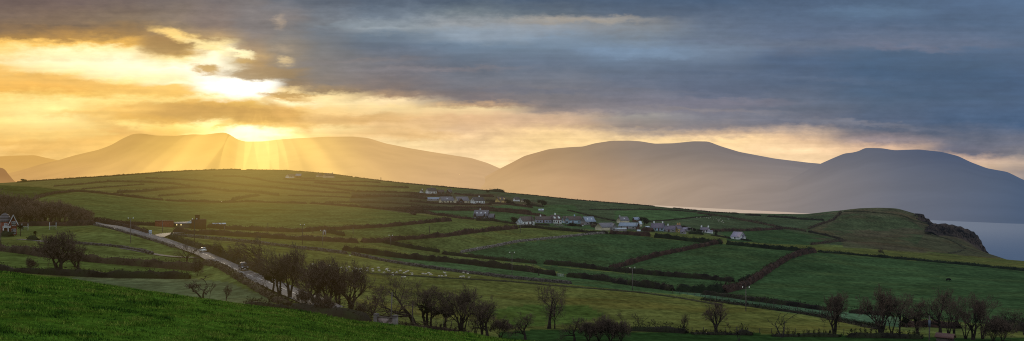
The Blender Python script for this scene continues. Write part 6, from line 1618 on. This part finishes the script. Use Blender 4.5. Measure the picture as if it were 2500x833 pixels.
p0, p1 = spot(1361, 675), spot(1377, 677.5); d_ = p1 - p0; o = empty('field_gate', (p0 + p1) / 2, math.atan2(d_.y, d_.x)); ln = d_.length
for q in (-1, 1): MB().box((q * ln / 2, 0, 0.6), (0.16, 0.16, 1.8)).build('post', POLEM, o)
gb = MB()
for z in (0.3, 0.55, 0.8, 1.05, 1.25): gb.box((0, 0.0, z), (ln - 0.24, 0.05, 0.06))
gb.box((0, 0.06, 0.78), (0.07, 0.05, 1.06)); gb.build('gate_bars', STEEL, o)
tag(o, 'metal bar gate in the gap between the two dark clipped hedges', 'gate')

# ---------------------------------------------------------------- cars
RUB = mat('tyre_rubber', (0.016, 0.016, 0.017), (0.012, 0.012, 0.013), scale=4.0)
RIM = mat('wheel_rim', (0.32, 0.33, 0.34), (0.25, 0.26, 0.27), scale=4.0, rough=0.35, spec=0.5)
CG = mat('car_glass', (0.030, 0.038, 0.05), (0.02, 0.026, 0.036), scale=1.0, rough=0.08, spec=0.6)
HEADL = mat('headlamp_glass', (0.75, 0.77, 0.78), (0.65, 0.67, 0.68), scale=3.0, rough=0.1, spec=0.6)
TAIL = mat('tail_lamp', (0.30, 0.02, 0.02), (0.2, 0.015, 0.015), scale=3.0, rough=0.2)
BLACKP = mat('black_trim', (0.02, 0.02, 0.022), (0.015, 0.015, 0.017), scale=3.0, rough=0.5)


def car(loc, rz, paint, kind, label):
    """nose towards +X"""
    o = empty('car', loc, rz)
    if kind == 'hatch':
        Lh, W, h1, hz = 2.05, 0.86, 0.92, 1.48
        low = [(-2.05, 0.32), (2.02, 0.30), (2.08, 0.55), (1.95, 0.74), (1.05, 0.95), (-1.95, 1.00), (-2.08, 0.7)]
        cab = [(-1.90, 0.99), (1.02, 0.94), (0.25, 1.42), (-0.3, 1.49), (-1.35, 1.42)]
        wr, wx = 0.31, (1.28, -1.25)
    else:
        Lh, W, h1, hz = 2.25, 0.92, 1.10, 1.90
        low = [(-2.1, 0.48), (2.1, 0.46), (2.18, 0.75), (2.12, 1.06), (0.95, 1.16), (-2.12, 1.14), (-2.15, 0.8)]
        cab = [(-2.08, 1.13), (0.93, 1.14), (0.62, 1.80), (0.30, 1.88), (-1.95, 1.88), (-2.06, 1.70)]
        wr, wx = 0.40, (1.36, -1.32)
    mb = MB(); mb.prism(low, 'y', -W, W)
    body = mb.build('body', paint, o)
    n = len(cab)
    V = [(p[0], -W * (0.97 if p[1] < 1.2 else 0.80), p[1]) for p in cab] + [(p[0], W * (0.97 if p[1] < 1.2 else 0.80), p[1]) for p in cab]
    cb = MB(); cb.add(V, [(i, (i + 1) % n, n + (i + 1) % n, n + i) for i in range(n)], [(0, i, i + 1) for i in range(1, n - 1)] + [(n, n + i + 1, n + i) for i in range(1, n - 1)])
    cb.build('cabin', paint, o)
    def quad(nm, pts, m):
        q = MB(); q.add(pts, [(0, 1, 2, 3)]); q.build(nm, m, o)
    a, b = cab[1], cab[2]
    f = lambda t: (a[0] + (b[0] - a[0]) * t, a[1] + (b[1] - a[1]) * t)
    (x0, z0), (x1, z1) = f(0.10), f(0.92); nx = 0.02
    quad('windscreen', [(x0 + nx, -W * 0.86, z0 + nx), (x0 + nx, W * 0.86, z0 + nx), (x1 + nx, W * 0.72, z1 + nx), (x1 + nx, -W * 0.72, z1 + nx)], CG)
    xr0, zr0 = cab[0]; xr1, zr1 = cab[-1]
    quad('rear_window', [(xr0 - 0.02, W * 0.8, zr0 + 0.12), (xr0 - 0.02, -W * 0.8, zr0 + 0.12), (xr1 - 0.02, -W * 0.7, zr1 - 0.05), (xr1 - 0.02, W * 0.7, zr1 - 0.05)], CG)
    zt = hz - 0.12; zb = cab[0][1] + 0.07
    xs = [(-1.70, -0.95), (-0.85, 0.0), (0.08, 0.62)] if kind == 'hatch' else [(-1.85, -0.75), (-0.62, 0.05), (0.14, 0.72)]
    for s in (-1, 1):
        for i, (xa, xb) in enumerate(xs):
            sl = 0.34 if (i == 2) else 0.0; sl0 = 0.3 if (i == 0 and kind == 'hatch') else 0.0
            yb, yt = s * (W * 0.955 + 0.02), s * (W * 0.815 + 0.03)
            quad('side_window', [(xa, yb, zb), (xb, yb, zb), (xb - sl, yt, zt), (xa + sl0, yt, zt)], CG)
        MB().box((Lh + 0.0, s * W * 0.70, 0.68 if kind == 'hatch' else 0.90), (0.14, 0.36, 0.17)).build('headlight', HEADL, o)
        MB().box((-Lh + (0.0 if kind == 'hatch' else 0.14), s * W * 0.86, 0.80 if kind == 'hatch' else 0.98), (0.12, 0.2, 0.3)).build('tail_light', TAIL, o)
        MB().box((0.75, s * (W + 0.09), 1.02 if kind == 'hatch' else 1.22), (0.12, 0.18, 0.13)).build('wing_mirror', paint, o)
    for x in wx:
        for s in (-1, 1):
            t = MB(); t.tube((x, s * (W - 0.16), wr), (x, s * (W + 0.03), wr), wr, wr, 16)
            w = t.build('wheel', RUB, o)
            q = MB(); q.tube((x, s * (W + 0.032), wr), (x, s * (W + 0.045), wr), wr * 0.62, wr * 0.55, 12); q.build('rim', RIM, w)
    MB().box((Lh + 0.03, 0, 0.42 if kind == 'hatch' else 0.60), (0.16, W * 1.85, 0.18)).build('bumper', paint if kind == 'hatch' else BLACKP, o)
    MB().box((Lh + 0.04, 0, 0.62 if kind == 'hatch' else 0.88), (0.08, 0.8, 0.12 if kind == 'hatch' else 0.26)).build('grille', BLACKP, o)
    MB().box((Lh + 0.125, 0, 0.44 if kind == 'hatch' else 0.62), (0.02, 0.52, 0.12)).build('number_plate', FRAME, o)
    if kind != 'hatch':
        for s in (-1, 1): MB().box((-0.7, s * 0.62, 1.94), (2.2, 0.05, 0.06)).build('roof_rail', BLACKP, o)
        MB().box((-0.8, 0, 1.905), (2.3, 1.3, 0.03)).build('roof_panel', mat('pale_roof_paint', (0.16, 0.17, 0.20), (0.13, 0.14, 0.17), scale=1.0, rough=0.5, spec=0.3), o)
    return tag(o, label, 'car')


WHITEP = mat('white_car_paint', (0.58, 0.62, 0.62), (0.52, 0.56, 0.56), scale=1.0, rough=0.3, spec=0.5)
NAVYP = mat('navy_car_paint', (0.022, 0.030, 0.070), (0.016, 0.022, 0.05), scale=1.0, rough=0.3, spec=0.5)
REDP = mat('red_car_paint', (0.55, 0.05, 0.035), (0.45, 0.04, 0.03), scale=1.0, rough=0.35, spec=0.5)
def on_road(px, side):
    """a place on the road at this column, side metres off the centre line, and the road's heading there (down towards the viewer)"""
    cols = CX + F * road_c[:, 0] / road_c[:, 1]
    i = int(np.argmin(np.abs(cols - px)))
    N2 = perp(road_c); d = road_c[min(i + 4, len(road_c) - 1)] - road_c[i - 4]
    q = road_c[i] + np.array([N2[i, 0], N2[i, 1], 0]) * side
    return Vector(q), math.atan2(d[1], d[0])
q, hd = on_road(484, 1.5); car(q, hd, WHITEP, 'hatch', 'white hatchback coming down the road with its headlights facing the viewer')
q, hd = on_road(584, 1.2); car(q, hd, NAVYP, 'suv', 'dark blue off-road car with a pale roof, nearest on the road')
q = spot(1281, 503.5); car(q, 0.3, REDP, 'hatch', 'small red car parked among the upper houses')
# ---------------------------------------------------------------- sheep and cow
def skinned(name, verts, edges, radii, levels=1, root=0):
    me = bpy.data.meshes.new(name); me.from_pydata(verts, edges, [])
    o = bpy.data.objects.new(name, me); COL.objects.link(o)
    sk = o.modifiers.new('skin', 'SKIN'); sk.use_smooth_shade = True
    for i, rr in enumerate(radii):
        v = me.skin_vertices[0].data[i]; v.radius = (rr, rr) if not isinstance(rr, tuple) else rr; v.use_root = (i == root)
    ss = o.modifiers.new('sub', 'SUBSURF'); ss.levels = levels; ss.render_levels = levels
    dg = bpy.context.evaluated_depsgraph_get(); dg.update()
    out = bpy.data.meshes.new_from_object(o.evaluated_get(dg))
    bpy.data.objects.remove(o); bpy.data.meshes.remove(me)
    out.name = name
    return out

def beast(name, L, hgt, body_r, leg_r, head, neck, graze=True):
    """L body length, hgt back height"""
    z = hgt - body_r
    v = [(0, 0, z), (L * 0.28, 0, z * 1.01), (L * 0.46, 0, z * 1.03), (-L * 0.28, 0, z * 1.02), (-L * 0.46, 0, z * 1.0)]
    r_ = [body_r, body_r * 0.98, body_r * 0.72, body_r * 0.98, body_r * 0.66]
    e = [(0, 1), (1, 2), (0, 3), (3, 4)]
    hz = hgt * 0.22 if graze else hgt * 1.12
    v += [(L * 0.60, 0, z * (0.82 if graze else 1.25)), (L * 0.70, 0, hz + head), (L * 0.82, 0, hz + (0.02 if graze else head * 0.6))]
    r_ += [neck, neck * 0.75, neck * 0.45]
    e += [(2, 5), (5, 6), (6, 7)]
    for x, b in ((L * 0.30, 1), (-L * 0.34, 3)):
        for s in (-1, 1):
            k = len(v)
            y = s * body_r * 0.52
            v += [(x, y, z * 0.72), (x + (0.03 if b == 1 else -0.05) * L, y, z * 0.36), (x, y, 0.0), (x + 0.05 * L, y, 0.0)]
            r_ += [leg_r * 1.9, leg_r * 1.15, leg_r, leg_r * 0.9]
            e += [(b, k), (k, k + 1), (k + 1, k + 2), (k + 2, k + 3)]
    k = len(v); v += [(-L * 0.54, 0, z * 0.85), (-L * 0.56, 0, z * 0.5)]; r_ += [leg_r, leg_r * 0.6]; e += [(4, k), (k, k + 1)]
    for s in (-1, 1):
        k = len(v); v += [(L * 0.69, s * head * 0.9, hz + head * 1.35)]; r_ += [leg_r * 0.6]; e += [(6, k)]
    return skinned(name, v, e, r_)

WOOL = mat('sheep_wool', (0.56, 0.53, 0.46), (0.40, 0.37, 0.32), scale=4.0)
sheep_graze = beast('sheep', 1.15, 0.86, 0.33, 0.05, 0.10, 0.15, True); sheep_stand = beast('sheep', 1.15, 0.86, 0.33, 0.05, 0.10, 0.15, False)
lie = [(0, 0, 0.24), (0.32, 0, 0.25), (0.5, 0, 0.30), (-0.32, 0, 0.24), (-0.5, 0, 0.2), (0.62, 0, 0.5), (0.74, 0, 0.56), (0.86, 0, 0.48), (0.3, 0.3, 0.08), (0.55, 0.28, 0.05), (-0.3, 0.32, 0.08), (-0.1, 0.4, 0.05)]
sheep_lie = skinned('sheep', lie, [(0, 1), (1, 2), (0, 3), (3, 4), (2, 5), (5, 6), (6, 7), (1, 8), (8, 9), (3, 10), (10, 11)], [0.31, 0.29, 0.2, 0.31, 0.2, 0.14, 0.11, 0.06, 0.09, 0.05, 0.10, 0.05])
for m_ in (sheep_graze, sheep_stand, sheep_lie): m_.materials.append(WOOL)
rs = random.Random(9)
def flock(lst, label, group, dy):
    for i, (x, y) in enumerate(lst):
        p = spot(x, y + dy)
        k = rs.random(); me = sheep_graze if k < 0.55 else sheep_stand if k < 0.8 else sheep_lie
        o = bpy.data.objects.new('sheep', me); COL.objects.link(o)
        o.location = p; sc = rs.uniform(0.58, 0.78); o.scale = (sc, sc, sc)
        o.rotation_euler = (0, 0, rs.choice([0.0, math.pi]) + rs.uniform(-0.7, 0.7))
        tag(o, label, 'sheep', group)
A = [(40,75),(48,97),(100,60),(113,93),(160,110),(185,80),(198,70),(213,97),(250,110),(255,140),(293,112),(333,93),(352,158),(385,152),(372,115),(395,105),(418,95),(458,120),(460,138),(570,125),(600,123),(635,118),(652,133),(742,147),(772,148),(812,143),(803,115),(968,155),(1000,155),(1055,158),(1000,113),(1045,117)]
B = [(568,293),(660,305),(672,330),(710,313),(755,343),(780,325),(805,323),(845,330),(852,352),(877,320),(915,355),(925,322),(937,336),(968,342),(972,362),(1025,352),(1032,330),(690,312),(640,338)]
flock([(900 + a / 4.315, 640 + b / 4.315) for a, b in A] + [(600 + a / 3.47, 560 + b / 3.47) for a, b in B], 'white sheep of the flock spread across the yellow-green field beyond the roadside trees', 'sheep flock in the yellow-green field', 1.8)
flock([(600 + 882 / 3.47, 560 + 222 / 3.47)], 'white sheep on its own close under the stone wall, above the flock', None, 1.5)
Cc = [(935,195),(1020,190),(1100,200),(1150,197),(1195,195),(1240,197),(1310,232),(1372,228),(1430,255),(1405,250),(1468,225),(1440,250),(1485,285),(1505,292),(1515,262),(1540,305),(1640,228),(1660,235),(1430,275),(1210,215)]
flock([(1600 + a / 9.25, 510 + b / 9.25) for a, b in Cc], 'tiny distant white sheep scattered on the slope above the lone white house', 'distant flock above the village', 1.0)
cowm = beast('cow', 2.1, 1.45, 0.44, 0.085, 0.20, 0.24, True); cowm.materials.append(mat('cow_hide', (0.014, 0.012, 0.012), (0.009, 0.008, 0.008), scale=2.0))
cw = bpy.data.objects.new('cow', cowm); COL.objects.link(cw); cw.location = spot(2315, 687); cw.rotation_euler = (0, 0, 0.25)
tag(cw, 'single black cow grazing in the big right-hand field', 'cow')

# ---------------------------------------------------------------- grass on the near slope
def grass():
    r = np.random.default_rng(3)
    n = 150000
    px = r.uniform(-160, 1420, n); u = r.random(n)
    D = 24.0 * (78.0 / 24.0) ** u
    i = np.clip(((px + 800) / 4.0).astype(int), 0, len(PXG) - 2)
    TDf, TYf = TD[:S_VAL + 1], TY[:S_VAL + 1]
    # height of the slope under each tuft
    z = np.empty(n)
    order = np.argsort(i); bounds = np.searchsorted(i[order], np.arange(len(PXG)))
    for c in range(len(PXG) - 1):
        s = order[bounds[c]:bounds[c + 1]]
        if len(s): z[s] = H + (HY - np.interp(D[s], TDf[:, c], TYf[:, c])) / F * D[s]
    x = (px - CX) / F * D
    cl = fbm(x / 1.7, D / 1.7, 3); cl2 = fbm(x / 7 + 9, D / 7, 3)
    hgt = 0.05 + 0.20 * np.clip((cl - 0.42) * 3.0, 0, 1) ** 1.3 * np.clip((cl2 - 0.3) * 2.5, 0.15, 1) + r.uniform(0, 0.05, n)
    keep = r.random(n) < 0.35 + 0.65 * np.clip((cl - 0.35) * 4, 0, 1)
    x, D, z, hgt = x[keep], D[keep], z[keep], hgt[keep]; n = len(x)
    a = r.uniform(0, 2 * np.pi, n); w = r.uniform(0.012, 0.03, n) * (0.6 + D / 60)
    ld = r.normal(0, 0.45, (n, 2)) * hgt[:, None]
    V = np.stack([np.stack([x - np.cos(a) * w, D - np.sin(a) * w, z - 0.02], 1), np.stack([x + np.cos(a) * w, D + np.sin(a) * w, z - 0.02], 1), np.stack([x + ld[:, 0], D + ld[:, 1], z + hgt], 1)], 1).reshape(-1, 3)
    me = mesh_np('grass', V, [np.arange(3 * n).reshape(n, 3)])
    o = obj('grass', me, mat('grass_blades', (0.070, 0.150, 0.013), (0.018, 0.052, 0.007), scale=0.75, detail=6, island=0.5, contrast=(0.38, 0.60), c3=(0.125, 0.170, 0.026)))
    tag(o, 'tufted bright green grass on the near slope', 'grass', kind='stuff')
grass()
